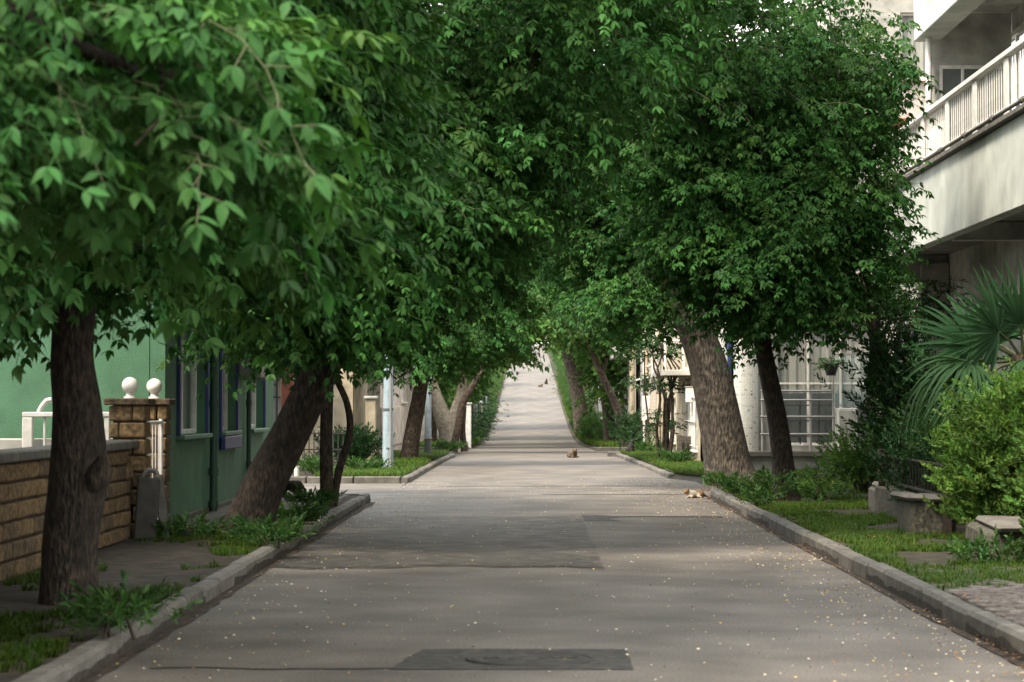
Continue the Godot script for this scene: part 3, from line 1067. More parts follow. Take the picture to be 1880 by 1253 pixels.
func stone_block_wall():
	var o := thing("stone_wall", "low wall of rough sandstone blocks with a dark coping", "wall", V(-4.5, 0.1, 22))
	bx(o, "core", V(-4.62, 0.05, 15.0), V(-4.43, 1.10, 26.55), "mortar")
	var sm := ["sandstone", "sandstone_b", "sandstone_c", "sandstone_b"]
	for j in 6:
		var d := 15.05 + (0.2 if j % 2 else 0.0)
		while d < 26.3:
			var l := minf(rr(0.34, 0.62), 26.52 - d)
			var b := MB.new()
			b.box(V(-4.425 + rr(-0.008, 0.014), 0.19 + j * 0.165, d + l / 2), Vector3(0.11, 0.146 + rr(-0.008, 0.004), l - 0.022), 0.016, Basis.from_euler(Vector3(rr(-0.02, 0.02), rr(-0.03, 0.03), 0)))
			part(o, "stone_block", b, M[sm[rng.randi() % 4]])
			d += l
	var d := 15.0
	while d < 26.4:
		var b := MB.new()
		b.box(V(-4.49, 1.15, d + 0.45), Vector3(0.36, 0.09, 0.885), 0.014)
		part(o, "coping", b, M.concrete_b)
		d += 0.9
	for e in [["sandstone gate pillar with carved block nearer the street tree", -4.45, 26.85, 0.42, 1.70], ["narrower sandstone gate pillar against the green house corner", -4.42, 28.4, 0.36, 1.72]]:
		var p := thing("gate_pillar", e[0], "pillar", V(e[1], 0.1, e[2]), "gate pillars")
		var w: float = e[3]
		bx(p, "core", V(e[1] - w / 2 + 0.05, 0.05, e[2] - w / 2 + 0.05), V(e[1] + w / 2 - 0.05, e[4] - 0.08, e[2] + w / 2 - 0.05), "mortar")
		var y := 0.10
		var j := 0
		while y < e[4] - 0.2:
			var h := 0.185
			var cut := (0.28 if j % 2 == 0 else 0.64) * w
			for q in [[0.0, cut], [cut, w]]:
				var b := MB.new()
				b.box(V(e[1] - w / 2 + (q[0] + q[1]) / 2, y + h / 2, e[2]) + Vector3(rr(-0.006, 0.006), 0, rr(-0.008, 0.008)), Vector3(q[1] - q[0] - 0.018, h - 0.02, w), 0.016)
				part(p, "stone_block", b, M[sm[rng.randi() % 3]])
			y += h
			j += 1
		bx(p, "cap", V(e[1] - w / 2 - 0.04, y, e[2] - w / 2 - 0.04), V(e[1] + w / 2 + 0.04, y + 0.075, e[2] + w / 2 + 0.04), "concrete_b" if j % 2 else "sandstone_c", 0.012)
		var gl := thing("globe_lamp", "white glass globe lamp on the " + ("carved gate pillar" if e[2] < 27 else "pillar by the house corner"), "lamp", V(e[1], y + 0.075, e[2]), "globe lamps on the gate pillars")
		var m := MB.new()
		m.lathe([Vector2(0.07, 0.0), Vector2(0.07, 0.015), Vector2(0.045, 0.03), Vector2(0.045, 0.06), Vector2(0.05, 0.065), Vector2(0.0, 0.066)], 20, gl.position)
		part(gl, "base", m, M.white_paint)
		m = MB.new()
		var prof := []
		for k in 17:
			var a := -PI / 2 + PI * k / 16.0
			prof.append(Vector2(cos(a) * 0.092, 0.145 + sin(a) * 0.092))
		m.lathe(prof, 24, gl.position)
		part(gl, "globe", m, M.globe_glass)
	var g := thing("garden_gate", "white metal garden gate standing between the sandstone pillars", "gate", V(-4.32, 0.1, 27.6))
	rods(g, "upright", [[V(-4.30, 0.16, 27.12), V(-4.30, 1.42, 27.12)], [V(-4.30, 0.16, 28.14), V(-4.30, 1.42, 28.14)]], 0.025, "white_paint")
	rods(g, "rail", [[V(-4.30, 0.25, 27.14), V(-4.30, 0.25, 28.12)], [V(-4.30, 1.38, 27.14), V(-4.30, 1.38, 28.12)]], 0.02, "white_paint")
	for k in 4:
		rods(g, "bar", [[V(-4.30, 0.26, 27.3 + k * 0.22), V(-4.30, 1.37, 27.3 + k * 0.22)]], 0.008, "white_paint", 6)
	var r := thing("yard_railing", "white metal railing in the yard before the green wall", "railing", V(-5.2, 0.1, 27.6))
	bx(r, "post", V(-5.80, 0.1, 27.55), V(-5.68, 1.44, 27.65), "white_paint", 0.01)
	bx(r, "post", V(-4.86, 0.1, 27.56), V(-4.80, 1.44, 27.64), "white_paint", 0.01)
	bx(r, "top_rail", V(-5.80, 1.442, 27.55), V(-4.72, 1.50, 27.65), "white_paint", 0.01)
	for k in 6:
		rods(r, "baluster", [[V(-5.55 + k * 0.13, 0.1, 27.6), V(-5.55 + k * 0.13, 1.442, 27.6)]], 0.016, "white_paint", 6)
	var sp := MB.new()
	sp.tube([V(-5.62, 1.50, 27.6), V(-5.58, 1.57, 27.6), V(-5.53, 1.63, 27.6), V(-5.47, 1.64, 27.6)], [0.028, 0.03, 0.03, 0.032], 10)
	part(r, "spout", sp, M.white_paint)
	bx(r, "ledge", V(-6.9, 0.1, 27.7), V(-4.75, 1.19, 28.2), "white_wall", 0.01)
	var sl := thing("concrete_slab", "dark slab and pale post leaning by the gate pillar", "slab", V(-4.15, 0.1, 26.2))
	var s := MB.new()
	s.box(V(-4.17, 0.44, 26.3), Vector3(0.24, 0.70, 0.07), 0.015, Basis.from_euler(Vector3(-0.08, 0.1, -0.06)))
	part(sl, "slab", s, M.dark_slab)
	s = MB.new()
	s.box(V(-4.02, 0.45, 26.4), Vector3(0.10, 0.74, 0.10), 0.015, Basis.from_euler(Vector3(0, 0, 0.12)))
	part(sl, "post", s, M.concrete_b)
	s = MB.new()
	s.tube([V(-4.24, 0.70, 26.42), V(-4.23, 0.82, 26.42), V(-4.17, 0.87, 26.42), V(-4.10, 0.86, 26.42), V(-4.07, 0.80, 26.42)], [0.03, 0.03, 0.03, 0.03, 0.03], 10)
	part(sl, "pipe", s, M.concrete)
	var bd := thing("leaning_board", "pale board leaning on the green wall behind the leaning tree", "board", V(-4.25, 0.12, 37.2))
	var q := MB.new()
	q.box(V(-4.24, 0.42, 37.2), Vector3(0.15, 0.62, 0.04), 0.006, Basis.from_euler(Vector3(0.12, 0, 0.05)))
	part(bd, "board", q, M.white_wall)
	q = MB.new()
	q.box(V(-4.13, 0.43, 37.14), Vector3(0.05, 0.64, 0.05), 0.006, Basis.from_euler(Vector3(0.12, 0, 0.08)))
	part(bd, "batten", q, M.white_paint)


# ------------------------------------------------------------------ houses on the right
func apartment_block():
	var o := thing("apartment_block", "white apartment block with a long railed balcony overhanging the garden", "building", V(10, 0.1, 34))
	var st := V(8.5, 0.05, 50.0)
	var u := Vector3(0, 0, 1)
	var holes := [[6.0, 5.85, 10.0, 8.1], [12.2, 5.85, 15.4, 8.1], [3.0, 0.9, 5.6, 2.7]]
	part(o, "wall", wall_mb(st, u, Vector3.LEFT, 34.0, 15.0, holes), M.white_wall)
	for h in holes:
		window_in(o, st, u, Vector3.LEFT, h, 0.12, "white_paint", 2, 0, true, "")
	part(o, "wall", wall_mb(V(8.68, 0.05, 49.99), Vector3.RIGHT, Vector3.FORWARD, 9.0, 15.0, []), M.white_wall)
	bx(o, "roof", V(8.3, 15.1, 15.5), V(18, 15.3, 50.4), "concrete", 0.02)
	bx(o, "pilaster", V(7.92, 0.05, 48.9), V(8.48, 4.44, 49.3), "white_wall", 0.01)
	# first floor: deep rendered band, slab and soffit
	bx(o, "balcony_band", V(6.80, 4.33, 16.0), V(7.02, 5.60, 49.4), "render_stained", 0.012)
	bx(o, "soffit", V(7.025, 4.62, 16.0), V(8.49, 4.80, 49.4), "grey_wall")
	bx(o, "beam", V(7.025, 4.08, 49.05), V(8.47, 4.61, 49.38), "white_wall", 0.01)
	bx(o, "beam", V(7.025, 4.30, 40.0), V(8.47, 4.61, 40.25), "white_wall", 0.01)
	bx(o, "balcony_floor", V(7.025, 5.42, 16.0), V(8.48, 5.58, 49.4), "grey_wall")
	bx(o, "drip_ledge", V(6.70, 5.605, 16.0), V(7.06, 5.68, 49.45), "concrete", 0.01)
	var pipe := MB.new()
	pipe.rod(V(6.72, 5.74, 16.0), V(6.72, 5.74, 49.3), 0.028, 10)
	for k in 12:
		pipe.rod(V(6.72, 5.74, 24.0 + k * 2.2), V(6.72, 5.74, 24.22 + k * 2.2), 0.044, 10)
	part(o, "gutter_pipe", pipe, M.concrete_c)
	var cable := MB.new()
	cable.tube([V(6.78, 5.6, 45.6), V(6.775, 5.2, 45.7), V(6.78, 4.7, 45.65), V(6.78, 4.36, 45.8), V(6.85, 4.28, 45.2), V(7.1, 4.3, 44.5), V(7.3, 4.55, 44.2)], [0.014, 0.014, 0.014, 0.014, 0.014, 0.014, 0.014], 6)
	part(o, "cable", cable, M.pole_base)
	# railing
	var r := Node3D.new()
	r.name = "railing"
	o.add_child(r)
	var t := MB.new()
	t.box(V(6.82, 6.58, 33.0), Vector3(0.13, 0.09, 32.9), 0.015)
	part(r, "top_rail", t, M.white_paint)
	t = MB.new()
	t.box(V(6.84, 5.82, 33.0), Vector3(0.05, 0.05, 32.9), 0.008)
	part(r, "bottom_rail", t, M.white_paint)
	var bm := MB.new()
	bm.box(Vector3.ZERO, Vector3(0.016, 0.69, 0.030), 0.0)
	var bal := bm.mesh()
	var d := 24.0
	while d < 49.3:
		var b := put(r, "baluster", bal, M.white_paint)
		b.position = V(6.84, 6.19, d) - o.position
		d += 0.18
	for k in 11:
		bx(r, "post", V(6.795, 5.685, 24.5 + k * 2.45), V(6.822, 6.534, 24.80 + k * 2.45), "white_paint", 0.004)
	bx(r, "solid_panel", V(6.870, 5.86, 40.0), V(6.885, 6.30, 44.5), "white_paint")
	# second floor
	bx(o, "balcony_band", V(6.80, 8.0, 16.0), V(7.25, 9.6, 42.7), "render_stained", 0.015)
	bx(o, "soffit", V(7.255, 8.5, 16.0), V(8.48, 8.66, 42.7), "white_wall")
	var c := MB.new()
	c.rod(V(6.98, 5.69, 42.2), V(6.98, 8.0, 42.2), 0.055, 14)
	part(o, "column", c, M.white_paint)
	var hole := [0.16, 0.25, 1.4, 1.95]
	part(o, "partition", wall_mb(V(7.05, 5.6, 42.45), Vector3.RIGHT, Vector3.BACK, 1.43, 2.88, [hole], 0.08), M.white_wall)
	window_in(o, V(7.05, 5.6, 42.45), Vector3.RIGHT, Vector3.BACK, hole, 0.03, "white_paint", 2, 0, false, "")
	var dp := MB.new()
	dp.tube([V(7.02, 8.0, 42.3), V(7.03, 7.7, 42.32), V(7.03, 7.2, 42.32)], [0.022, 0.022, 0.022], 8)
	part(o, "drain", dp, M.rusty_iron)

	var b2 := thing("tiled_house", "white house with mosaic tiled corner and railed glass front", "house", V(7.5, 0.1, 57))
	var f := V(4.46, 0.05, 53.2)
	var h2 := [0.95, 0.62, 3.1, 3.35]
	part(b2, "wall", wall_mb(f, Vector3.RIGHT, Vector3.BACK, 9.5, 7.6, [h2, [3.6, 0.62, 5.0, 3.3], [1.2, 5.0, 3.0, 7.0]]), M.white_wall)
	part(b2, "wall", wall_mb(V(4.46, 0.05, 58.0), Vector3(0, 0, 1), Vector3.LEFT, 4.8, 7.6, []), M.white_wall)
	window_in(b2, f, Vector3.RIGHT, Vector3.BACK, h2, 0.10, "white_paint", 2, 1, true, "", 1.15)
	window_in(b2, f, Vector3.RIGHT, Vector3.BACK, [3.6, 0.62, 5.0, 3.3], 0.10, "white_paint", 1, 0, true, "")
	window_in(b2, f, Vector3.RIGHT, Vector3.BACK, [1.2, 5.0, 3.0, 7.0], 0.10, "white_paint", 1, 0, true, "")
	bx(b2, "roof", V(4.2, 7.66, 52.8), V(14, 7.85, 62), "terracotta", 0.02)
	var up3 := [1.6, 1.0, 3.0, 2.5]
	part(b2, "upper_wall", wall_mb(V(6.7, 7.86, 54.0), Vector3.RIGHT, Vector3.BACK, 7.2, 4.2, [up3]), M.white_wall)
	part(b2, "upper_wall", wall_mb(V(6.7, 7.86, 61.5), Vector3(0, 0, 1), Vector3.LEFT, 7.3, 4.2, []), M.white_wall)
	window_in(b2, V(6.7, 7.86, 54.0), Vector3.RIGHT, Vector3.BACK, up3, 0.1, "white_paint", 1, 0, true, "white_paint")
	bx(b2, "upper_roof", V(6.4, 12.1, 53.7), V(14.2, 12.25, 62), "concrete", 0.02)
	var mo := MB.new()
	mo.tube([V(4.74, 0.56, 53.05), V(4.74, 4.6, 53.05)], [0.27, 0.27], 28)
	part(b2, "mosaic_column", mo, M.mosaic)
	bx(b2, "blue_strip", V(4.36, 0.8, 53.3), V(4.455, 4.6, 53.42), "blue_paint", 0.01)
	bx(b2, "ledge", V(4.40, 0.44, 52.45), V(7.9, 0.56, 53.195), "concrete_c", 0.012)
	bx(b2, "plinth", V(4.48, 0.0, 52.62), V(7.8, 0.438, 53.19), "white_wall", 0.01)
	rods(b2, "rail", [[V(5.0, 1.87, 52.55), V(6.62, 1.87, 52.55)], [V(5.0, 1.67, 52.55), V(6.62, 1.67, 52.55)], [V(5.0, 1.31, 52.55), V(6.62, 1.31, 52.55)], [V(5.0, 0.93, 52.55), V(6.62, 0.93, 52.55)]], 0.022, "steel", 10)
	rods(b2, "rail_post", [[V(5.06, 0.561, 52.6), V(5.06, 1.86, 52.6)], [V(6.1, 0.561, 52.6), V(6.1, 1.86, 52.6)], [V(6.6, 0.561, 52.6), V(6.6, 1.86, 52.6)]], 0.03, "steel", 10)
	for k in 5:
		bx(b2, "grille_bar", V(5.50 + k * 0.42, 0.70, 53.12), V(5.53 + k * 0.42, 1.75, 53.15), "dark_frame")
	for k in 3:
		bx(b2, "grille_bar", V(5.42, 0.86 + k * 0.34, 53.085), V(7.5, 0.89 + k * 0.34, 53.115), "dark_frame")
	var cab := thing("utility_cabinet", "plain white cabinet at the end of the steel railing", "cabinet", V(6.85, 0.56, 52.5))
	bx(cab, "body", V(6.66, 0.561, 52.3), V(7.08, 1.50, 52.9), "white_paint", 0.015)
	bx(cab, "door", V(6.69, 0.66, 52.285), V(7.05, 1.44, 52.298), "white_wall", 0.004)
	var sc := thing("glass_screen", "clear glass wind screen panels above the white cabinet", "screen", V(6.95, 1.5, 52.4))
	for k in 4:
		var g := MB.new()
		var x := 6.58 + k * 0.2
		g.quad(V(x, 1.52, 52.4), V(x + 0.18, 1.52, 52.34), V(x + 0.18, 2.62, 52.34), V(x, 2.62, 52.4), Vector3.BACK)
		part(sc, "pane", g, M.screen_glass)
		rods(sc, "bar", [[V(x - 0.01, 1.5, 52.4), V(x - 0.01, 2.64, 52.4)]], 0.012, "steel", 6)
	bx(sc, "rail", V(6.56, 2.64, 52.36), V(7.4, 2.67, 52.42), "steel")
	var pot := thing("hanging_pot", "dark flower pot with a trailing plant hung on the railing glass", "flower pot", V(6.5, 2.2, 52.2))
	var pm := MB.new()
	pm.lathe([Vector2(0.0, 0.0), Vector2(0.10, 0.0), Vector2(0.17, 0.24), Vector2(0.18, 0.27), Vector2(0.15, 0.27), Vector2(0.14, 0.2), Vector2(0.0, 0.2)], 18, pot.position)
	part(pot, "pot", pm, M.dark_frame)
	lay_sprays(pot, "plant", SP.weed, crown_sprays([[6.5, 2.48, 52.2, 0.22, 0.08, 0.2, 8]], func(_p): return true, 5, 0.15).sprays, pot.position)
	rods(pot, "hanger", [[V(6.5, 2.4, 52.2), V(6.56, 2.66, 52.38)]], 0.008, "iron", 6)

	# cream house with a small balcony
	var c2 := thing("cream_house", "cream house with boarded upper wall and white window grilles", "house", V(7, 0.1, 72))
	var st2 := V(4.1, 0.0, 86.0)
	var hs := [[13.5, 0.5, 18.0, 1.75], [23.2, 0.45, 26.8, 1.85], [19.5, 2.5, 24.0, 4.2], [3.5, 2.9, 6.5, 4.5], [10.0, 3.2, 13.0, 4.6]]
	part(c2, "wall", wall_mb(st2, u, Vector3.LEFT, 27.9, 7.2, hs), M.cream_wall)
	for i in hs.size():
		window_in(c2, st2, u, Vector3.LEFT, hs[i], 0.12, "white_paint", 1, 0, true, "white_paint")
	for h in [hs[0], hs[1]]:
		for k in 8:
			var a := lerpf(h[0] + 0.1, h[2] - 0.1, k / 7.0)
			rods(c2, "grille_bar", [[st2 + u * a + Vector3(-0.05, h[1], 0), st2 + u * a + Vector3(-0.05, h[3], 0)]], 0.02, "white_paint", 6)
		for k in 3:
			var y := lerpf(h[1] + 0.1, h[3] - 0.1, k / 2.0)
			rods(c2, "grille_bar", [[st2 + u * h[0] + Vector3(-0.09, y, 0), st2 + u * h[2] + Vector3(-0.09, y, 0)]], 0.02, "white_paint", 6)
	part(c2, "wall", wall_mb(V(4.1, 0.0, 58.1), Vector3.RIGHT, Vector3.BACK, 8.0, 7.2, [], 0.1), M.cream_wall)
	part(c2, "wall", wall_mb(V(4.1, 0.0, 86.0), Vector3.RIGHT, Vector3.FORWARD, 8.0, 7.2, [], 0.1), M.cream_wall)
	bx(c2, "roof", V(3.7, 7.2, 57.9), V(12.3, 7.4, 86.4), "terracotta", 0.03)
	for k in 26:  # lapped boards
		var s := MB.new()
		s.box(V(4.055, 1.0 + k * 0.12, 79.0), Vector3(0.05, 0.125, 6.2), 0.0, Basis.from_euler(Vector3(0, 0, 0.16)))
		part(c2, "siding_board", s, M.siding)
	bx(c2, "balcony_slab", V(3.35, 2.30, 60.5), V(4.09, 2.44, 66.8), "white_wall", 0.01)
	rods(c2, "balcony_rail", [[V(3.40, 3.16, 60.6), V(3.40, 3.16, 66.7)], [V(3.40, 3.16, 60.6), V(4.08, 3.16, 60.6)], [V(3.40, 3.32, 60.6), V(4.08, 3.32, 60.6)], [V(3.40, 3.32, 60.6), V(3.40, 3.32, 66.7)]], 0.03, "white_paint")
	rods(c2, "balcony_post", [[V(3.40, 2.44, 60.6), V(3.40, 3.34, 60.6)], [V(3.40, 2.44, 63.6), V(3.40, 3.16, 63.6)], [V(3.40, 2.44, 66.7), V(3.40, 3.16, 66.7)]], 0.04, "white_paint")
	rods(c2, "drainpipe", [[V(4.03, 0.1, 75.6), V(4.03, 7.0, 75.6)], [V(4.03, 0.1, 83.5), V(4.03, 7.0, 83.5)]], 0.06, "cream_wall")
	rods(c2, "drainpipe", [[V(4.02, 0.1, 84.6), V(4.02, 7.0, 84.6)]], 0.07, "white_paint")
	var aw := thing("awning", "small white scalloped awning over the cream house door", "awning", V(3.8, 2.3, 84))
	for k in 7:
		var m := MB.new()
		m.box(V(3.78, 2.42 + 0.012 * (k % 2), 82.2 + k * 0.42), Vector3(0.72, 0.045, 0.42), 0.015, Basis.from_euler(Vector3(0, 0, 0.22)))
		part(aw, "slat", m, M.white_paint)
	for k in 2:
		rods(aw, "strut", [[V(3.5, 2.34, 82.3 + k * 2.3), V(4.08, 1.9, 82.3 + k * 2.3)]], 0.02, "white_paint")
	var mb1 := thing("meter_box", "tall white meter box on a post before the cream house", "meter box", V(3.95, 0.1, 82))
	bx(mb1, "box", V(3.80, 1.0, 81.6), V(4.12, 1.85, 82.3), "white_paint", 0.02)
	rods(mb1, "post", [[V(3.96, 0.1, 82.0), V(3.96, 1.0, 82.0)]], 0.05, "old_wood")
	var mb2 := thing("letter_box", "small white wall box above the leaning board beside the big trunk", "box", V(3.98, 1.5, 60.2))
	bx(mb2, "box", V(3.88, 1.62, 60.0), V(4.09, 2.0, 60.35), "white_paint", 0.015)
	bx(mb2, "lid", V(3.86, 2.001, 59.98), V(4.09, 2.02, 60.37), "white_wall", 0.004)
	var pk := thing("leaning_planks", "weathered grey planks leaning by the vine covered post", "planks", V(3.9, 0.12, 60.5))
	for k in 3:
		var m := MB.new()
		m.box(V(3.72 + k * 0.13, 0.46 - k * 0.02, 60.3 + k * 0.1), Vector3(0.12, 0.72, 0.03), 0.005, Basis.from_euler(Vector3(0.15, 0, rr(-0.08, 0.08))))
		part(pk, "plank", m, M.old_wood)
	var vn := thing("climbing_vine", "tangled vine with brown stems climbing to the small balcony", "vine", V(3.45, 0.1, 62))
	for k in 7:
		var m := MB.new()
		var x := 3.45 + rr(-0.14, 0.14)
		m.tube([V(x, 0.08, 62 + rr(-0.3, 0.3)), V(x + rr(-0.1, 0.1), 0.9, 62 + rr(-0.3, 0.3)), V(x + rr(-0.12, 0.12), 1.7, 62), V(x + rr(-0.3, 0.3), 2.5, 62), V(x + rr(-0.5, 0.3), 3.4, 62 + rr(-0.5, 0.5))], [0.045, 0.04, 0.035, 0.025, 0.01], 7)
		part(vn, "stem", m, M.bark_brown)
	lay_sprays(vn, "foliage", SP.laurel, crown_sprays([[3.4, 1.2, 62, 0.22, 0.8, 0.3, 8], [3.35, 2.1, 62, 0.4, 0.25, 0.6, 10], [3.4, 3.3, 63, 0.4, 0.4, 1.4, 10]], func(_p): return true, 8, 0.3).sprays, vn.position)

	# white house farther on
	var d2 := thing("white_house", "white house with a boxed balcony beyond the second crossing", "house", V(8, 0, 120))
	var st3 := V(4.3, -0.45, 152.0)
	var hs3 := [[8.0, 1.2, 12.0, 2.6], [17.0, 1.2, 20.0, 2.6], [26.0, 1.0, 30.0, 2.6], [38.0, 1.0, 42.0, 2.6], [44.0, 3.9, 49.0, 5.4], [30.0, 3.9, 35.0, 5.4], [48.0, 0.9, 52.0, 2.6], [18.0, 3.9, 22.0, 5.4]]
	part(d2, "wall", wall_mb(st3, u, Vector3.LEFT, 54.0, 8.0, hs3), M.white_wall)
	part(d2, "wall", wall_mb(V(4.3, -0.45, 98.0), Vector3.RIGHT, Vector3.BACK, 9.0, 8.0, [], 0.1), M.white_wall)
	for h in hs3:
		window_in(d2, st3, u, Vector3.LEFT, h, 0.1, "white_paint", 1, 0, true, "white_paint")
	bx(d2, "roof", V(3.9, 7.56, 97.6), V(13.5, 7.75, 152.3), "terracotta", 0.03)
	bx(d2, "balcony", V(3.5, 3.5, 100.0), V(4.29, 4.5, 109.0), "white_paint", 0.03)
	bx(d2, "balcony", V(3.6, 3.4, 118.0), V(4.29, 4.3, 127.0), "white_paint", 0.03)
	rods(d2, "pilaster", [[V(4.22, -0.4, 110.5), V(4.22, 7.4, 110.5)], [V(4.22, -0.4, 99.0), V(4.22, 7.4, 99.0)]], 0.14, "cream_wall")


# ------------------------------------------------------------------ houses on the left beyond the side street
func left_houses():
	var o := thing("olive_house", "dim cream house behind the iron fence across the side street", "house", V(-7, 0.1, 63))
	var f := V(-11.0, 0.05, 60.0)
	part(o, "wall", wall_mb(f, Vector3.RIGHT, Vector3.BACK, 6.6, 4.0, [[4.0, 1.0, 5.4, 2.4], [1.2, 1.0, 2.6, 2.4]]), M.cream_wall)
	window_in(o, f, Vector3.RIGHT, Vector3.BACK, [4.0, 1.0, 5.4, 2.4], 0.1, "dark_frame", 1, 1, true, "white_paint")
	window_in(o, f, Vector3.RIGHT, Vector3.BACK, [1.2, 1.0, 2.6, 2.4], 0.1, "dark_frame", 1, 1, true, "white_paint")
	part(o, "wall", wall_mb(V(-4.4, 0.05, 60.01), Vector3(0, 0, -1), Vector3.RIGHT, 5.4, 4.0, []), M.cream_wall)
	bx(o, "roof", V(-11.4, 4.06, 59.5), V(-4.2, 4.22, 65.8), "terracotta", 0.03)
	for k in 2:
		bx(o, "porch_post", V(-5.72 - k * 2.4, 0.1, 55.4), V(-5.44 - k * 2.4, 3.1, 55.66), "red_brown", 0.02)
	bx(o, "porch_beam", V(-8.4, 3.105, 55.3), V(-5.3, 3.35, 59.99), "red_brown", 0.02)
	bx(o, "porch_screen", V(-8.05, 0.1, 55.45), V(-5.75, 1.0, 55.5), "white_wall")
	var p := thing("pale_house", "pale pink house with upright wall panels behind the blue poles", "house", V(-7, 0.1, 78))
	part(p, "wall", wall_mb(V(-4.1, -0.05, 66.0), Vector3(0, 0, -1), Vector3.RIGHT, 22.0, 3.6, [[2.5, 1.7, 5.0, 3.0], [11.0, 1.7, 13.5, 3.0], [17.0, 1.7, 19.0, 3.0]]), M.pink_wall)
	for h in [[2.5, 1.7, 5.0, 3.0], [11.0, 1.7, 13.5, 3.0], [17.0, 1.7, 19.0, 3.0]]:
		window_in(p, V(-4.1, -0.05, 66.0), Vector3(0, 0, -1), Vector3.RIGHT, h, 0.1, "white_paint", 1, 0, true, "white_paint")
	part(p, "wall", wall_mb(V(-12.0, -0.05, 65.99), Vector3.RIGHT, Vector3.BACK, 7.7, 3.6, []), M.pink_wall)
	for k in 11:
		bx(p, "wall_panel", V(-4.098, 0.35, 66.15 + k * 2.0), V(-4.05, 1.5, 68.0 + k * 2.0), "pink_wall", 0.012)
	bx(p, "roof", V(-12.3, 3.56, 65.5), V(-3.95, 3.72, 88.4), "terracotta", 0.03)
	var fe := thing("iron_fence", "black wrought iron fence on a low kerb beside the side street", "fence", V(-4.8, 0.1, 50.4))
	bx(fe, "base", V(-6.6, 0.05, 50.3), V(-3.85, 0.30, 50.52), "concrete_b", 0.01)
	for y in [0.36, 0.62, 0.96]:
		bx(fe, "rail", V(-6.6, y, 50.39), V(-3.85, y + 0.03, 50.42), "iron")
	for k in 27:
		rods(fe, "bar", [[V(-6.55 + k * 0.102, 0.30, 50.43), V(-6.55 + k * 0.102, 1.04, 50.43)]], 0.012, "iron", 6)
	for k in 13:
		var m := MB.new()
		var c := V(-6.45 + k * 0.204, 0.49, 50.455)
		var pts := []
		var rad := []
		for q in 11:
			pts.append(c + Vector3(cos(q * TAU / 10) * 0.075, sin(q * TAU / 10) * 0.10, 0))
			rad.append(0.010)
		m.tube(pts, rad, 5, false)
		part(fe, "ring", m, M.iron)
	var gp := thing("gate_post", "tall cream gate post with a flat cap near the blue pole", "post", V(-3.72, 0.1, 56.5))
	bx(gp, "shaft", V(-3.84, 0.05, 56.4), V(-3.60, 1.70, 56.65), "cream_wall", 0.015)
	bx(gp, "cap", V(-3.88, 1.701, 56.36), V(-3.56, 1.77, 56.69), "white_wall", 0.015)
	var tp := thing("thin_pole", "thin grey metal pole behind the slim leaning trunks", "pole", V(-4.25, 0.1, 52))
	rods(tp, "shaft", [[V(-4.25, 0.1, 52), V(-4.25, 4.2, 52)]], 0.028, "steel", 10)
	rods(tp, "collar", [[V(-4.25, 1.95, 52), V(-4.25, 2.0, 52)]], 0.045, "steel", 10)
	var bp := thing("blue_pole", "pale blue painted lamp pole nearer the iron fence", "pole", V(-3.13, 0.1, 53.2), "pale blue street poles")
	var m1 := MB.new()
	m1.tube([V(-3.13, 0.1, 53.2), V(-3.12, 2.2, 53.2), V(-3.10, 6.2, 53.2)], [0.125, 0.105, 0.075], 8)
	part(bp, "shaft", m1, M.blue_pole)
	bx(bp, "door", V(-3.17, 0.62, 53.055), V(-3.08, 0.95, 53.08), "blue_pole", 0.004)
	m1 = MB.new()
	m1.rod(V(-3.06, 0.05, 53.02), V(-3.06, 3.2, 53.06), 0.022, 8)
	part(bp, "conduit", m1, M.steel)
	rods(bp, "collar", [[V(-3.13, 1.45, 53.2), V(-3.13, 1.49, 53.2)]], 0.128, "pole_base", 10)
	var bq := thing("blue_pole", "pale blue pole with a dark foot beyond the dark trunk", "pole", V(-2.87, 0.1, 68.0), "pale blue street poles")
	m1 = MB.new()
	m1.tube([V(-2.87, 0.62, 68), V(-2.86, 5.0, 68)], [0.095, 0.08], 10)
	part(bq, "shaft", m1, M.blue_pole)
	m1 = MB.new()
	m1.tube([V(-2.87, 0.08, 68), V(-2.87, 0.6, 68)], [0.098, 0.097], 10)
	part(bq, "foot", m1, M.pole_base)
	rods(bq, "collar", [[V(-2.87, 0.6, 68), V(-2.87, 0.64, 68)]], 0.112, "steel", 10)
	var wp := thing("white_post", "short white gate post beyond the pale forked plane tree", "post", V(-2.5, -0.2, 97))
	bx(wp, "shaft", V(-2.66, -0.3, 96.8), V(-2.36, 1.55, 97.1), "white_paint", 0.02)
	bx(wp, "cap", V(-2.70, 1.551, 96.76), V(-2.32, 1.63, 97.14), "white_wall", 0.02)
	var wf := thing("overgrown_fence", "wire fence with wooden posts overgrown with ivy along the far road", "fence", V(-2.85, -0.2, 115))
	for k in 14:
		var d := 99.0 + k * 4.5
		rods(wf, "post", [[V(-2.8, gy(d), d), V(-2.8, gy(d) + 1.9, d)]], 0.08, "old_wood" if k % 3 else "blue_pole", 8)
	for k in 13:
		var d := 99.0 + k * 4.5
		rods(wf, "wire", [[V(-2.8, gy(d) + 1.5, d), V(-2.8, gy(d + 4.5) + 1.5, d + 4.5)], [V(-2.8, gy(d) + 0.8, d), V(-2.8, gy(d + 4.5) + 0.8, d + 4.5)]], 0.012, "iron", 5)
	var lob := []
	for k in 20:
		var d := 98.0 + k * 3.1
		lob.append([-2.78 + rr(-0.1, 0.1), gy(d) + rr(0.7, 1.2), d, 0.32, rr(0.5, 0.9), 1.7, 9])
	lay_sprays(wf, "ivy", SP.laurel, crown_sprays(lob, func(p): return p.y > gy(-p.z) + 0.1, 9, 0.6).sprays, wf.position)
	var st := thing("marker_stub", "short white stub standing in the kerb weeds by the fence", "bollard", V(-4.75, 0.1, 49.2))
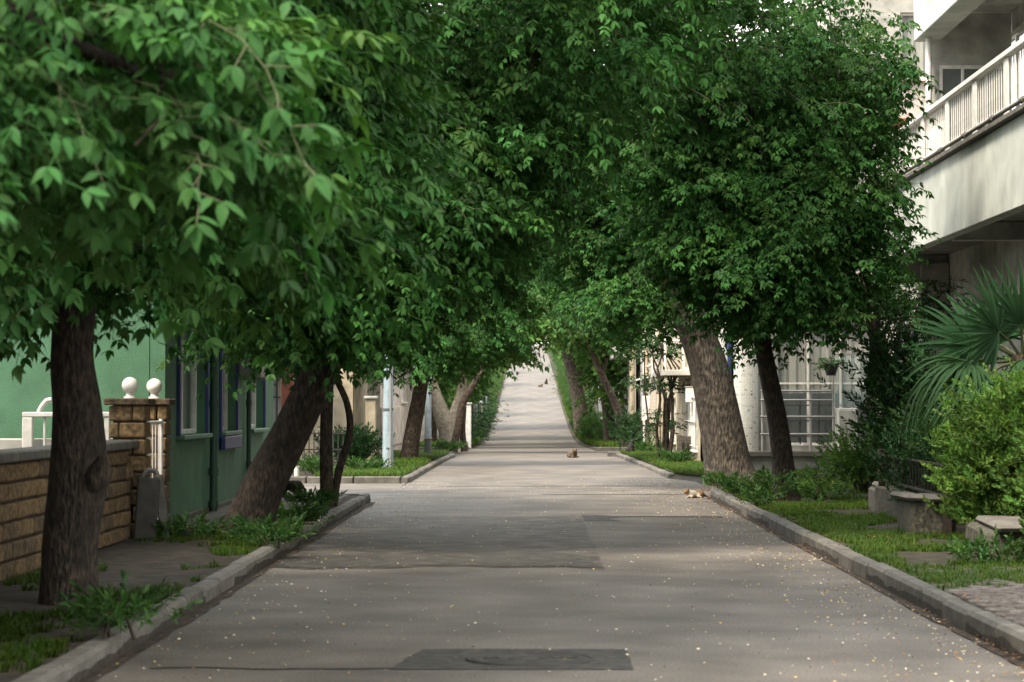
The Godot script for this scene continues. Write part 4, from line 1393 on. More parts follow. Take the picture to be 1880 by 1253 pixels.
	rods(st, "shaft", [[V(-4.75, 0.08, 49.2), V(-4.75, 0.30, 49.2)]], 0.05, "white_paint", 10)
	rods(st, "cap", [[V(-4.75, 0.30, 49.2), V(-4.75, 0.315, 49.2)]], 0.056, "white_wall", 10)


# ------------------------------------------------------------------ garden on the right
func right_garden():
	var fe := thing("rusty_fence", "low rusty iron garden fence above the broken concrete blocks", "fence", V(4.7, 0.1, 29))
	bx(fe, "base_wall", V(4.70, 0.0, 27.6), V(4.86, 0.48, 33.0), "mossy_concrete", 0.02)
	for y in [0.56, 0.90]:
		var m := MB.new()
		m.bar(V(4.64, y, 26.9), V(4.78, y, 32.8), 0.03, 0.03, 0.004)
		part(fe, "rail", m, M.rusty_iron)
	for k in 22:
		var t := k / 21.0
		rods(fe, "bar", [[V(lerpf(4.645, 4.775, t), 0.50, lerpf(27.15, 32.6, t)), V(lerpf(4.645, 4.775, t), 0.91, lerpf(27.15, 32.6, t))]], 0.008, "iron", 5)
	bx(fe, "post", V(4.59, 0.0, 26.85), V(4.68, 0.98, 26.95), "rusty_iron", 0.006)
	bx(fe, "post", V(4.73, 0.0, 32.8), V(4.82, 0.98, 32.9), "rusty_iron", 0.006)
	var jag := func(lo: Vector3, hi: Vector3, m: String, parent: Node3D, called: String):
		var b := MB.new()
		var c := (lo + hi) / 2
		var s := (hi - lo).abs()
		b.box(c, s, 0.035)
		for i in b.v.size():
			var q := b.v[i]
			b.v[i] += Vector3(fn.get_noise_3dv(q * 40), fn.get_noise_3dv(q * 40 + Vector3(9, 0, 0)), fn.get_noise_3dv(q * 40 + Vector3(0, 9, 0))) * 0.035
		part(parent, called, b, M[m])
	var b1 := thing("broken_pillar", "stained concrete pillar stump with a cracked cap slab", "pillar", V(4.45, 0.1, 27.4))
	jag.call(V(4.26, 0.0, 27.1), V(4.70, 0.50, 28.2), "mossy_concrete", b1, "stump")
	jag.call(V(4.20, 0.502, 27.05), V(4.42, 0.57, 28.3), "concrete_c", b1, "cap_slab")
	jag.call(V(4.43, 0.49, 26.98), V(4.74, 0.56, 27.9), "concrete", b1, "cap_slab")
	var b2 := thing("garden_block", "mossy concrete block with a ragged top under the hedge", "block", V(4.7, 0.1, 23.4))
	jag.call(V(4.36, 0.0, 23.0), V(5.3, 0.40, 24.4), "mossy_concrete", b2, "block")
	jag.call(V(4.44, 0.402, 22.9), V(5.3, 0.47, 24.3), "concrete_c", b2, "top_slab")
	var b3 := thing("fallen_stone", "weathered grey stone lying behind the stump", "stone", V(4.85, 0.1, 33.5))
	jag.call(V(4.75, 0.05, 33.1), V(5.12, 0.42, 34.2), "concrete_b", b3, "stone")
	jag.call(V(4.78, 0.41, 33.2), V(5.08, 0.50, 34.0), "concrete_c", b3, "chip")

	shrub("hedge_bush", "bright leafy clipped hedge bush hanging over the garden block", "hedge", V(5.25, 0.1, 25.2), [[5.15, 1.15, 25.0, 0.75, 0.62, 0.8, 95], [5.5, 0.9, 25.2, 0.8, 0.75, 0.8, 70], [4.8, 0.75, 24.9, 0.42, 0.45, 0.6, 36], [5.6, 1.45, 25.3, 0.6, 0.4, 0.7, 40]], 22, "", "hedge", 0.0, 0.20)
	var nh := thing("added_shade_house", "unseen dark plastered house added to shade the stone wall yard", "house", V(-11, 0.1, 10))  # house out of view, added to shade the near left
	part(nh, "wall", wall_mb(V(-7.6, 0.05, -4.0), Vector3(0, 0, -1), Vector3.RIGHT, 26.5, 9.0, [[3.0, 1.2, 4.6, 2.8], [10.0, 1.2, 11.6, 2.8], [18.0, 1.2, 19.6, 2.8]]), M.grey_wall)
	part(nh, "wall", wall_mb(V(-15.6, 0.05, 22.5), Vector3.RIGHT, Vector3.FORWARD, 7.8, 9.0, []), M.grey_wall)
	for k in 3:
		window_in(nh, V(-7.6, 0.05, -4.0), Vector3(0, 0, -1), Vector3.RIGHT, [[3.0, 1.2, 4.6, 2.8], [10.0, 1.2, 11.6, 2.8], [18.0, 1.2, 19.6, 2.8]][k], 0.12, "dark_frame", 1, 0, true, "concrete")
	bx(nh, "roof", V(-15.8, 9.06, -4.4), V(-7.1, 9.25, 22.9), "terracotta", 0.03)
	shrub("hedge_bush", "yellow green bush tip cut by the picture edge", "hedge", V(4.95, 0.1, 21.8), [[4.95, 0.95, 21.8, 0.38, 0.55, 0.5, 50], [5.1, 0.5, 21.9, 0.4, 0.4, 0.5, 24]], 20, "", "hedge", 0.0, 0.18)
	shrub("laurel_shrub", "tall dark glossy shrub before the glass fronted house", "laurel", V(5.6, 0.1, 36.5), [[5.6, 1.75, 36.5, 0.3, 0.9, 0.5, 46], [5.6, 0.9, 36.4, 0.28, 0.6, 0.5, 30], [5.8, 1.9, 36.8, 0.35, 0.7, 0.5, 34], [5.95, 1.2, 36.6, 0.5, 0.8, 0.6, 36]], 9)
	shrub("laurel_shrub", "dark shrub mass behind the palm fronds", "laurel", V(6.0, 0.1, 33.5), [[6.0, 1.3, 33.5, 0.7, 0.9, 0.7, 60], [5.6, 0.8, 33.0, 0.5, 0.6, 0.5, 40], [5.3, 0.6, 30.5, 0.5, 0.5, 0.6, 34]], 9)
	shrub("laurel_shrub", "green leafed shrub under the drooping palm leaves", "weed", V(5.6, 0.1, 29.5), [[5.5, 1.3, 29.6, 0.6, 0.6, 0.5, 36], [5.9, 0.9, 29.4, 0.5, 0.7, 0.5, 30]], 8)
	shrub("low_bush", "low fine leaved bush by the tiled house plinth", "hedge", V(5.55, 0.1, 40.5), [[5.5, 0.55, 40.5, 0.45, 0.42, 0.45, 40], [5.85, 0.42, 40.3, 0.3, 0.3, 0.4, 20]], 12)
	var dk := thing("garden_tree", "dim slender garden tree under the balcony overhang", "tree", V(6.45, 0.1, 45.5))
	trunk(dk, [V(6.45, 0.1, 45.5), V(6.42, 1.6, 45.5), V(6.5, 2.8, 45.5), V(6.55, 3.9, 45.4)], [0.11, 0.10, 0.08, 0.05], "bark_dark", 12)
	dress(dk, "laurel", V(6.48, 2.6, 45.5), 0.05, [[6.3, 3.5, 45.4, 0.7, 0.5, 0.8, 34], [7.2, 3.4, 45.6, 0.7, 0.5, 0.8, 30], [5.9, 3.8, 45.2, 0.6, 0.5, 0.6, 20]], "bark_dark", 10, func(p): return p.y > 2.5, 0, 0.5)
	palm()

func blade_mb(l: float, w: float, droop: float, tint: Color) -> MB:
	var mb := MB.new()
	for i in 7:
		var t := i / 6.0
		var ww: float = w * [0.35, 0.8, 1.0, 0.95, 0.75, 0.42, 0.04][i] * 0.5
		var y := -droop * l * t * t * t
		for s in [-1, 0, 1]:
			mb.v.append(Vector3(ww * s, y + absf(s) * ww * 0.7, t * l))
			mb.n.append(Vector3(-s * 0.6, 1.0, 2.0 * droop * t * t).normalized())
			mb.c.append(tint)
	for i in 6:
		for k in 2:
			var a := i * 3 + k
			mb.ix.append_array([a, a + 3, a + 1, a + 1, a + 3, a + 4])
	for j in range(0, mb.ix.size(), 3):
		var p := mb.v[mb.ix[j]]
		if (mb.v[mb.ix[j + 2]] - p).cross(mb.v[mb.ix[j + 1]] - p).y < 0:
			var q := mb.ix[j + 1]
			mb.ix[j + 1] = mb.ix[j + 2]
			mb.ix[j + 2] = q
	return mb

func palm():
	var o := thing("fan_palm", "fan palm with stiff pleated leaves above the hedge", "palm tree", V(5.62, 0.1, 27.2))
	trunk(o, [V(5.62, 0.1, 27.2), V(5.6, 1.0, 27.2), V(5.54, 2.15, 27.2)], [0.16, 0.15, 0.13], "bark_brown", 18, 0.15, 0.25, 0.3)
	var top := V(5.54, 2.08, 27.2)
	var blades := []
	for k in 4:
		blades.append(blade_mb(1.0, 0.058, [0.10, 0.22, 0.4, 0.75][k], [Color(1, 1, 1), Color(0.85, 1.05, 0.9), Color(1.2, 1.1, 0.9), Color(1.1, 1.0, 0.9)][k]).mesh())
	# [direction of the stalk, stalk length, blade length, droop class]
	var fr := [[Vector3(-0.62, 0.75, 0.45), 0.55, 0.80, 0], [Vector3(-0.1, 1.0, 0.35), 0.50, 0.78, 0], [Vector3(-0.98, 0.42, 0.1), 0.62, 0.78, 1], [Vector3(-1.0, 0.05, 0.35), 0.70, 0.72, 2], [Vector3(-0.8, -0.25, 0.6), 0.75, 0.70, 2], [Vector3(-0.55, -0.45, 0.8), 0.60, 0.62, 2], [Vector3(0.7, 0.7, 0.3), 0.5, 0.75, 0], [Vector3(0.9, 0.2, 0.5), 0.6, 0.7, 1], [Vector3(0.2, 0.8, -0.7), 0.5, 0.7, 1], [Vector3(-0.6, 0.5, -0.7), 0.6, 0.7, 1], [Vector3(-0.95, -0.1, -0.4), 0.85, 0.75, 3], [Vector3(0.1, 0.1, 0.95), 0.5, 0.62, 2]]
	for f in fr:
		var dir: Vector3 = f[0].normalized()
		var hub: Vector3 = top + dir * f[1] - Vector3(0, 0.06, 0)
		var node := Node3D.new()
		node.name = "frond"
		o.add_child(node, true)
		var st := MB.new()
		st.tube([top, top.lerp(hub, 0.5) + Vector3(0, 0.05, 0), hub], [0.022, 0.016, 0.012], 6)
		part(node, "stalk", st, M.petiole)
		var facing: Vector3 = (Vector3(0, 0.35, 0.8) + dir * 0.25).normalized()  # the pleated disc tilts outward
		if f[3] >= 2:
			facing = Vector3(0, 0.9, 0.35).normalized()
		facing = (facing - dir * facing.dot(dir)).normalized()
		var b := look(dir, facing)
		var nb := 27
		for k in nb:
			var a := lerpf(-2.15, 2.15, float(k) / (nb - 1)) + rr(-0.03, 0.03)
			var bl := Basis(b.y, a) * b
			bl = bl * Basis(Vector3.RIGHT, rr(-0.1, 0.06)) * Basis(Vector3.FORWARD, rr(-0.25, 0.25))
			var l: float = f[2] * (1.0 - 0.22 * absf(a) / 2.15) * rr(0.92, 1.05)
			put(node, "leaflet", blades[f[3]], M.palm_leaf, Transform3D(bl.scaled_local(Vector3(1, 1, l)), hub - o.position))


# ------------------------------------------------------------------ street trees
const ORD := ["first", "second", "third", "fourth", "fifth", "sixth", "seventh", "eighth", "ninth", "tenth", "eleventh", "twelfth"]

func trees():
	# beside the photographer, trunk outside the picture, low boughs hanging in
	var t := thing("street_tree", "nearest boughs with the largest pale leaves hanging over the upper corner", "tree", V(-4.0, 0.1, 8.0), "street trees on the left verge")
	trunk(t, [V(-4.0, 0.1, 8.0), V(-3.9, 1.5, 8.1), V(-3.7, 3.0, 8.3)], [0.22, 0.18, 0.15], "bark_dark")
	dress(t, "maple", V(-3.7, 3.0, 8.3), 0.09, [[-2.3, 3.15, 9.8, 0.9, 0.5, 1.1, 22], [-1.55, 2.95, 10.2, 0.55, 0.4, 0.8, 15], [-2.3, 3.9, 10.8, 1.3, 0.6, 1.4, 20], [-4.3, 5.4, 8.5, 1.6, 1.2, 2.0, 40], [-4.4, 6.6, 13, 2.4, 1.4, 4.0, 110]], "bark_dark", 12,  # high lobes out of view, added to shade the near left
		func(p): return p.y > 2.50 + 0.12 * fn.get_noise_2d(p.x * 60, p.z * 60) and p.z < -8.2 and p.x < -1.02 + 0.15 * fn.get_noise_2d(p.y * 80, p.z * 60), 300, 0.36)

	t = thing("street_tree", "dark upright trunk with a healed knuckle before the stone wall", "tree", V(-3.42, 0.1, 18.0), "street trees on the left verge")
	trunk(t, [V(-3.43, 0.08, 18), V(-3.43, 0.55, 18), V(-3.37, 1.06, 18), V(-3.38, 1.55, 18), V(-3.42, 2.0, 18), V(-3.35, 2.7, 18), V(-3.2, 3.6, 18)], [0.185, 0.19, 0.205, 0.17, 0.145, 0.14, 0.13], "bark_dark", 40, 0.16, 0.10, 0.4)
	var kn := MB.new()
	kn.tube([V(-3.25, 0.98, 17.86), V(-3.21, 1.04, 17.84), V(-3.17, 1.12, 17.85), V(-3.20, 1.2, 17.9)], [0.05, 0.085, 0.07, 0.02], 14, true, fn, 0.5, 0.3)
	part(t, "burl", kn, M.bark_dark)
	dress(t, "maple", V(-3.2, 3.5, 18), 0.10, [[-3.1, 4.2, 18, 2.3, 1.7, 2.8, 120], [-2.1, 3.4, 17.3, 1.5, 0.9, 2.2, 70], [-4.2, 3.2, 18.6, 1.3, 0.9, 2.0, 40], [-1.7, 4.6, 17.5, 1.4, 0.9, 2.2, 46], [-2.6, 6.6, 17.5, 3.2, 1.8, 4.0, 130], [-3.4, 2.75, 15.5, 0.9, 0.5, 1.2, 22], [-1.0, 6.9, 15.5, 2.2, 1.0, 4.5, 110]], "bark_dark", 15,  # topmost lobes out of view, thickened to darken the near road
		func(p): return p.y > 2.22 + 0.30 * fn.get_noise_2d(p.x * 50, p.z * 30) + 0.35 * maxf(0.0, p.x + 2.0) and (p.x < -1.0 or p.y > 5.8), 300)

	t = thing("street_tree", "thick dark trunk leaning over the road beside the green house", "tree", V(-3.22, 0.1, 27.5), "street trees on the left verge")
	trunk(t, [V(-3.24, 0.06, 27.5), V(-3.05, 0.62, 27.5), V(-2.74, 1.23, 27.5), V(-2.5, 1.73, 27.5), V(-2.28, 2.2, 27.5), V(-1.95, 3.2, 27.5)], [0.27, 0.25, 0.225, 0.215, 0.20, 0.16], "bark_dark", 40, 0.14, 0.10, 0.55)
	dress(t, "maple", V(-1.95, 3.15, 27.5), 0.12, [[-1.9, 4.1, 27, 2.0, 1.6, 2.8, 130], [-0.8, 4.5, 27, 1.4, 1.4, 2.5, 90], [-2.6, 3.1, 27.6, 1.2, 0.9, 1.6, 50], [-1.9, 2.9, 26.4, 1.0, 0.7, 1.2, 36], [-2.2, 6.3, 28, 3, 2, 4, 120], [0.2, 5.9, 27, 1.5, 1.2, 2.5, 60], [0.4, 7.8, 26.5, 2.4, 1.2, 4, 100]], "bark_dark", 15,  # highest lobe over the road is out of view, added for shade
		func(p): return p.y > 2.2 + 0.3 * fn.get_noise_2d(p.x * 50, p.z * 30) + maxf(0.0, p.x + 1.5) * 0.95, 300)

	t = thing("slim_tree", "slim straight trunk with a bent second stem on the kerb", "tree", V(-2.94, 0.1, 35.0), "street trees on the left verge")
	trunk(t, [V(-2.94, 0.08, 35), V(-2.95, 1.2, 35), V(-2.92, 2.4, 35), V(-2.9, 4.4, 35)], [0.092, 0.088, 0.08, 0.06], "bark_brown", 18, 0.12, 0.06, 0.3)
	trunk(t, [V(-2.86, 0.08, 35.1), V(-2.78, 0.6, 35.1), V(-2.62, 1.15, 35.1), V(-2.66, 1.6, 35.1), V(-2.86, 2.08, 35.1), V(-2.92, 2.6, 35.1)], [0.055, 0.055, 0.05, 0.045, 0.04, 0.035], "bark_brown", 12, 0.15, 0.05, 0.2, "second_stem")
	dress(t, "maple", V(-2.9, 3.2, 35), 0.05, [[-2.9, 4.6, 35, 1.5, 1.3, 1.6, 50], [-2.6, 3.2, 35, 0.9, 0.6, 1.0, 20], [-3.4, 6.0, 36, 1.8, 1.2, 2, 36]], "bark_brown", 13, func(p): return p.y > 2.3)

	t = thing("street_tree", "dark slanting trunk between the two pale blue poles", "tree", V(-3.1, 0.1, 61.5), "street trees on the left verge")
	trunk(t, [V(-3.09, 0.06, 61.5), V(-3.0, 0.77, 61.5), V(-2.85, 1.6, 61.5), V(-2.73, 2.2, 61.5), V(-2.4, 3.2, 61.5)], [0.23, 0.21, 0.19, 0.17, 0.12], "bark_brown", 24, 0.12, 0.08, 0.4)
	dress(t, "maple", V(-2.45, 3.1, 61.5), 0.09, [[-2.6, 3.4, 62, 1.6, 1.2, 2.5, 90], [-1.3, 3.9, 62, 1.2, 1.0, 2, 60], [-2.6, 5.4, 62, 1.8, 1.4, 2.2, 50], [-0.3, 5.9, 62, 1.6, 1.4, 2.5, 56]], "bark_brown", 13,
		func(p): return p.y > 2.2 + 0.4 * fn.get_noise_2d(p.x * 40, p.z * 20) + maxf(0.0, p.x + 1.7) * 0.72)

	t = thing("plane_tree", "pollarded plane tree with pale mottled forked trunk", "tree", V(-2.75, 0.05, 82))
	trunk(t, [V(-2.66, -0.05, 82), V(-2.70, 0.5, 82), V(-2.73, 1.0, 82), V(-2.75, 1.35, 82)], [0.44, 0.40, 0.46, 0.40], "bark_plane", 36, 0.25, 0.12, 0.6)
	trunk(t, [V(-2.85, 0.85, 82), V(-3.05, 1.4, 82), V(-3.2, 1.9, 82), V(-3.36, 2.5, 82)], [0.36, 0.29, 0.22, 0.15], "bark_plane", 20, 0.3, 0.1, 0, "limb")
	trunk(t, [V(-2.62, 0.85, 82), V(-2.46, 1.4, 82), V(-2.32, 2.0, 82), V(-2.2, 3.2, 82)], [0.34, 0.25, 0.19, 0.1], "bark_plane", 20, 0.3, 0.1, 0, "limb")
	dress(t, "far_maple", V(-2.4, 2.4, 82), 0.1, [[-2.4, 4.4, 82, 1.0, 0.7, 1.2, 16]], "bark_plane", 7, func(p): return p.y > 3.2, 0, 0.7)

	t = thing("street_tree", "brown twin stemmed tree straddling in front of the plane tree", "tree", V(-2.45, 0.05, 80), "street trees on the left verge")
	trunk(t, [V(-2.56, 0.0, 80), V(-2.38, 0.8, 80), V(-2.24, 1.55, 80), V(-1.95, 2.1, 80), V(-1.6, 2.6, 80)], [0.15, 0.13, 0.14, 0.13, 0.1], "bark_brown", 18, 0.2, 0.08, 0.4)
	trunk(t, [V(-2.18, 0.0, 80.3), V(-2.24, 0.7, 80.3), V(-2.20, 1.5, 80.2)], [0.12, 0.11, 0.11], "bark_brown", 16, 0.2, 0.08, 0.3, "second_stem")
	dress(t, "far_maple", V(-1.6, 2.55, 80), 0.08, [[-1.5, 4.1, 82, 1.1, 0.9, 2.2, 34], [-0.6, 5.0, 82, 1.4, 1.0, 2.6, 44]], "bark_brown", 8, func(p): return p.y > 2.45 + maxf(0.0, p.x + 1.7) * 0.8, 0, 0.8)

	t = thing("street_tree", "unseen left verge tree added for shade behind the photographer", "tree", V(-4.1, 0.1, -2.0), "street trees on the left verge")  # tree out of view, added to darken the near left
	trunk(t, [V(-4.1, 0.05, -2), V(-4.0, 1.8, -2), V(-3.7, 3.6, -2)], [0.25, 0.2, 0.16], "bark_dark", 20)
	dress(t, "maple", V(-3.7, 3.5, -2), 0.1, [[-3.2, 6.2, -1, 3.0, 1.8, 3.5, 120]], "bark_dark", 14, func(p): return p.y > 4.2)

	# unseen avenue trees added behind the photographer to block low sky light
	for q in [[-4.0, -12.0, "left"], [4.3, -7.0, "right"], [-4.1, -24.0, "far left"], [4.2, -20.0, "far right"]]:
		t = thing("street_tree", "unseen avenue tree added for shade behind the photographer on the " + q[2] + " verge", "tree", V(q[0], 0.1, q[1]))
		var sg := signf(q[0])
		trunk(t, [V(q[0], 0.05, q[1]), V(q[0] - sg * 0.1, 1.8, q[1]), V(q[0] - sg * 0.5, 3.4, q[1])], [0.26, 0.2, 0.16], "bark_dark", 16)
		dress(t, "far_maple", V(q[0] - sg * 0.5, 3.3, q[1]), 0.1, [[q[0] - sg * 0.8, 5.2, q[1], 2.6, 2.2, 3.6, 90], [q[0] - sg * 3.0, 6.0, q[1], 2.0, 1.5, 3.4, 60]], "bark_dark", 10, func(p): return p.y > 2.6 + maxf(0.0, 2.0 - absf(p.x)) * 0.5, 0, 0.9)

	# right side
	t = thing("street_tree", "big rough barked trunk leaning left at the grassy verge corner", "tree", V(3.68, 0.1, 44.5), "street trees on the right verge")
	trunk(t, [V(3.69, 0.04, 44.5), V(3.60, 0.60, 44.5), V(3.46, 1.41, 44.5), V(3.29, 2.22, 44.5), V(3.04, 2.93, 44.5), V(2.76, 3.53, 44.5), V(2.49, 4.28, 44.5)], [0.44, 0.40, 0.365, 0.34, 0.30, 0.26, 0.2], "bark_grey", 48, 0.12, 0.10, 0.7)
	trunk(t, [V(3.11, 2.75, 44.5), V(3.35, 3.61, 44.6), V(3.45, 4.85, 44.8)], [0.2, 0.16, 0.12], "bark_grey", 18, 0.15, 0.1, 0, "limb")
	dress(t, "maple", V(2.63, 3.90, 44.5), 0.13, [[2.2, 5.2, 47, 1.9, 1.9, 3, 130], [3.4, 5.2, 47, 2.0, 1.9, 3, 90], [1.0, 5.7, 46, 1.5, 1.4, 2.5, 80], [2.6, 8.3, 47, 3.2, 2.2, 3.5, 120], [4.7, 7, 48, 1.5, 2.0, 2.2, 44], [1.75, 3.5, 45.0, 0.8, 0.8, 1.4, 44], [0.4, 7.5, 46, 1.8, 1.4, 2.5, 70]], "bark_grey", 13,
		func(p): return p.y > 2.35 + 0.5 * fn.get_noise_2d(p.x * 40, p.z * 20) + maxf(0.0, 2.1 - p.x) * 1.0 + maxf(0.0, p.x - 3.2) * 0.25 and not (p.z > -45.6 and p.y < 3.5 and p.x > 2.35 and p.x < 4.2), 300)

	t = thing("street_tree", "slimmer dark trunk in the weeds of the right verge", "tree", V(3.95, 0.1, 37.0), "street trees on the right verge")
	trunk(t, [V(3.92, 0.04, 37), V(3.86, 0.78, 37), V(3.77, 1.44, 37), V(3.64, 2.1, 37), V(3.52, 2.77, 37), V(3.43, 3.6, 37), V(3.35, 4.86, 37), V(3.3, 6.0, 37)], [0.18, 0.155, 0.14, 0.13, 0.12, 0.12, 0.115, 0.09], "bark_dark", 32, 0.16, 0.08, 0.5)
	dress(t, "maple", V(3.45, 3.5, 37), 0.08, [[3.3, 4.3, 36.6, 1.5, 1.5, 1.8, 100], [4.5, 4.4, 36.5, 1.0, 1.3, 1.6, 76], [2.8, 4.1, 36.4, 1.0, 0.8, 1.4, 50], [3.2, 6.9, 37, 2.2, 1.6, 2.5, 96], [4.8, 6.3, 37, 0.8, 1.4, 1.5, 44], [1.7, 6.0, 36, 1.4, 1.1, 2, 56], [1.6, 8.6, 35, 2.4, 1.2, 4, 80], [3.9, 3.1, 36.4, 0.7, 0.6, 1.0, 26]], "bark_dark", 14,  # lobe above the view over the road, added to darken it
		func(p): return p.y > 2.3 + 0.4 * fn.get_noise_2d(p.x * 50, p.z * 30) + maxf(0.0, 3.25 - p.x) * 1.35 + maxf(0.0, p.x - 4.1) * 1.1 and p.x < 5.55, 300)

	t = thing("street_tree", "thin bare brown trunk slanting up left behind the black cat", "tree", V(3.6, -0.05, 90), "street trees on the right verge")
	trunk(t, [V(3.62, -0.1, 90), V(3.2, 1.5, 90), V(2.58, 2.85, 90), V(2.15, 4.0, 90)], [0.19, 0.15, 0.125, 0.1], "bark_brown", 16, 0.12, 0.06, 0.4)
	trunk(t, [V(2.7, 2.6, 90), V(2.85, 3.3, 90)], [0.08, 0.05], "bark_brown", 10, 0.1, 0.05, 0, "limb")
	dress(t, "far_maple", V(2.15, 3.95, 90), 0.07, [[2.4, 5.1, 91, 1.6, 1.2, 2.5, 60], [1.4, 6.4, 91, 1.7, 1.2, 2.5, 50], [3.4, 5.4, 91, 1.2, 1.1, 2.0, 30], [2.0, 8.2, 92, 2.0, 1.4, 2.5, 40]], "bark_brown", 8, func(p): return p.y > 3.45 + maxf(0.0, 2.2 - p.x) * 0.9, 0, 0.8)

	t = thing("plane_tree", "stout grey mottled trunk beside the rising road", "tree", V(2.95, -0.1, 138))
	trunk(t, [V(2.98, -0.2, 138), V(2.82, 1.4, 138), V(2.55, 2.9, 138), V(2.1, 4.6, 138), V(1.8, 6.2, 138)], [0.52, 0.46, 0.42, 0.36, 0.26], "bark_grey", 28, 0.2, 0.1, 0.5)
	trunk(t, [V(2.75, 2.0, 138), V(2.85, 3.6, 138), V(2.6, 5.6, 138)], [0.26, 0.22, 0.18], "bark_brown", 18, 0.2, 0.1, 0, "second_stem")
	dress(t, "far_maple", V(1.9, 5.8, 138), 0.14, [[1.6, 8.6, 138, 2.3, 2.2, 4, 70], [3.6, 8.4, 138, 2.3, 2.4, 4, 70], [0.6, 10.5, 138, 2.4, 2, 4, 50], [3, 12, 138, 3, 2, 4, 50]], "bark_plane", 9, func(p): return p.y > 5.6 + maxf(0.0, 1.2 - p.x) * 0.8, 0, 1.0)

	# the rows farther on; they close over the road
	var far_l := [100.0, 113.0, 128.0, 146.0, 166.0, 190.0, 218.0, 250.0, 290.0, 335.0, 390.0, 445.0]
	var far_r := [108.0, 121.0, 160.0, 182.0, 208.0, 238.0, 274.0, 318.0, 368.0, 425.0]
	for side in [-1.0, 1.0]:
		for d in (far_l if side < 0 else far_r):
			var g := gy(d)
			var x: float = side * (rr(3.5, 4.2) if d < 150.0 else rr(4.6, 5.6))
			var o := thing("avenue_tree", ORD[(far_l if side < 0 else far_r).find(d)] + " leafy avenue tree of the far " + ("left" if side < 0 else "right") + " row, counted up the road", "tree", V(x, g + 0.1, d), "far avenue trees on the " + ("left" if side < 0 else "right"))
			trunk(o, [V(x, g, d), V(x - side * 0.15, g + 1.8, d), V(x - side * 0.5, g + 3.8, d)], [0.26, 0.21, 0.16], "bark_brown", 12, 0.15, 0.08, 0.4)
			var hh := rr(-0.5, 0.8)
			var lobes := [[x - side * 0.6, g + 6.2 + hh, d, 2.2, 2.4, 3.6, 60], [x + side * 1.6, g + 5.6 + hh, d, 2.2, 2.6, 3.6, 50], [x + side * 0.3, g + 3.6, d, 1.3, 1.3, 3.0, 26]]
			if d < 150.0 or d > 360.0:
				lobes.append([x - side * 2.7, g + 7.8 + hh, d, 2.2, 1.6, 3.5, 44])
				lobes.append([x - side * 1.2, g + 9.8 + hh, d, 2.6, 1.6, 3.5, 36])
			if d > 360.0:
				lobes.append([x - side * 2.0, g + 12.5, d, 4.0, 3.5, 4.5, 60])
				lobes.append([x - side * 2.6, g + 4.6, d, 2.4, 3.0, 3.0, 50])
			dress(o, "far_maple", V(x - side * 0.5, g + 3.7, d), 0.12, lobes, "bark_brown", 9,
				func(p): return p.y > gy(-p.z) + 1.5 and (absf(p.x) > 2.9 or p.z < -385.0 or p.y > maxf(gy(-p.z) + 3.4, 1.9 + 0.0245 * -p.z)), 0, 1.0)
	# garden trees behind the houses
	for e in [[-6.6, 53.5, "bushy garden tree behind the iron fence", 0], [-11.0, 50.0, "tall tree at the end of the side street", 0], [9.5, 66.0, "tree rising behind the tiled house", 1], [-9.0, 92.0, "tree behind the pale pink house", 1]]:
		var o := thing("garden_tree", e[2], "tree", V(e[0], 0.1, e[1]))
		var k: float = 1.0 + 0.8 * e[3]
		trunk(o, [V(e[0], 0.05, e[1]), V(e[0] + 0.1, 1.4, e[1]), V(e[0], 2.6 * k, e[1])], [0.16 * k, 0.12 * k, 0.09 * k], "bark_dark", 12)
		dress(o, "laurel" if e[3] == 0 else "far_maple", V(e[0], 2.4 * k, e[1]), 0.07, [[e[0], 3.3 * k, e[1], 1.3 * k, 1.0 * k, 1.4 * k, 70], [e[0] + 0.9, 2.7 * k, e[1] - 0.3, 0.9 * k, 0.7 * k, 0.9 * k, 40], [e[0], 4.8 * k, e[1], 1.4 * k, 1.0 * k, 1.4 * k, 40]], "bark_dark", 12, func(p): return p.y > 1.75, 0, 0.5 * k)
	var sp := thing("sapling", "thin dark red sapling before the boarded cream wall", "tree", V(3.75, 0.1, 76))
	trunk(sp, [V(3.75, 0.05, 76), V(3.72, 1.0, 76), V(3.6, 2.2, 76), V(3.62, 3.2, 76)], [0.035, 0.03, 0.025, 0.015], "bark_brown", 8)
	dress(sp, "laurel", V(3.62, 2.4, 76), 0.02, [[3.5, 2.6, 76, 0.4, 0.4, 0.6, 8], [3.7, 3.4, 76, 0.6, 0.5, 0.8, 12], [3.5, 0.6, 75.5, 0.3, 0.3, 0.4, 8]], "bark_brown", 7, func(_p): return true, 0, 0.4)


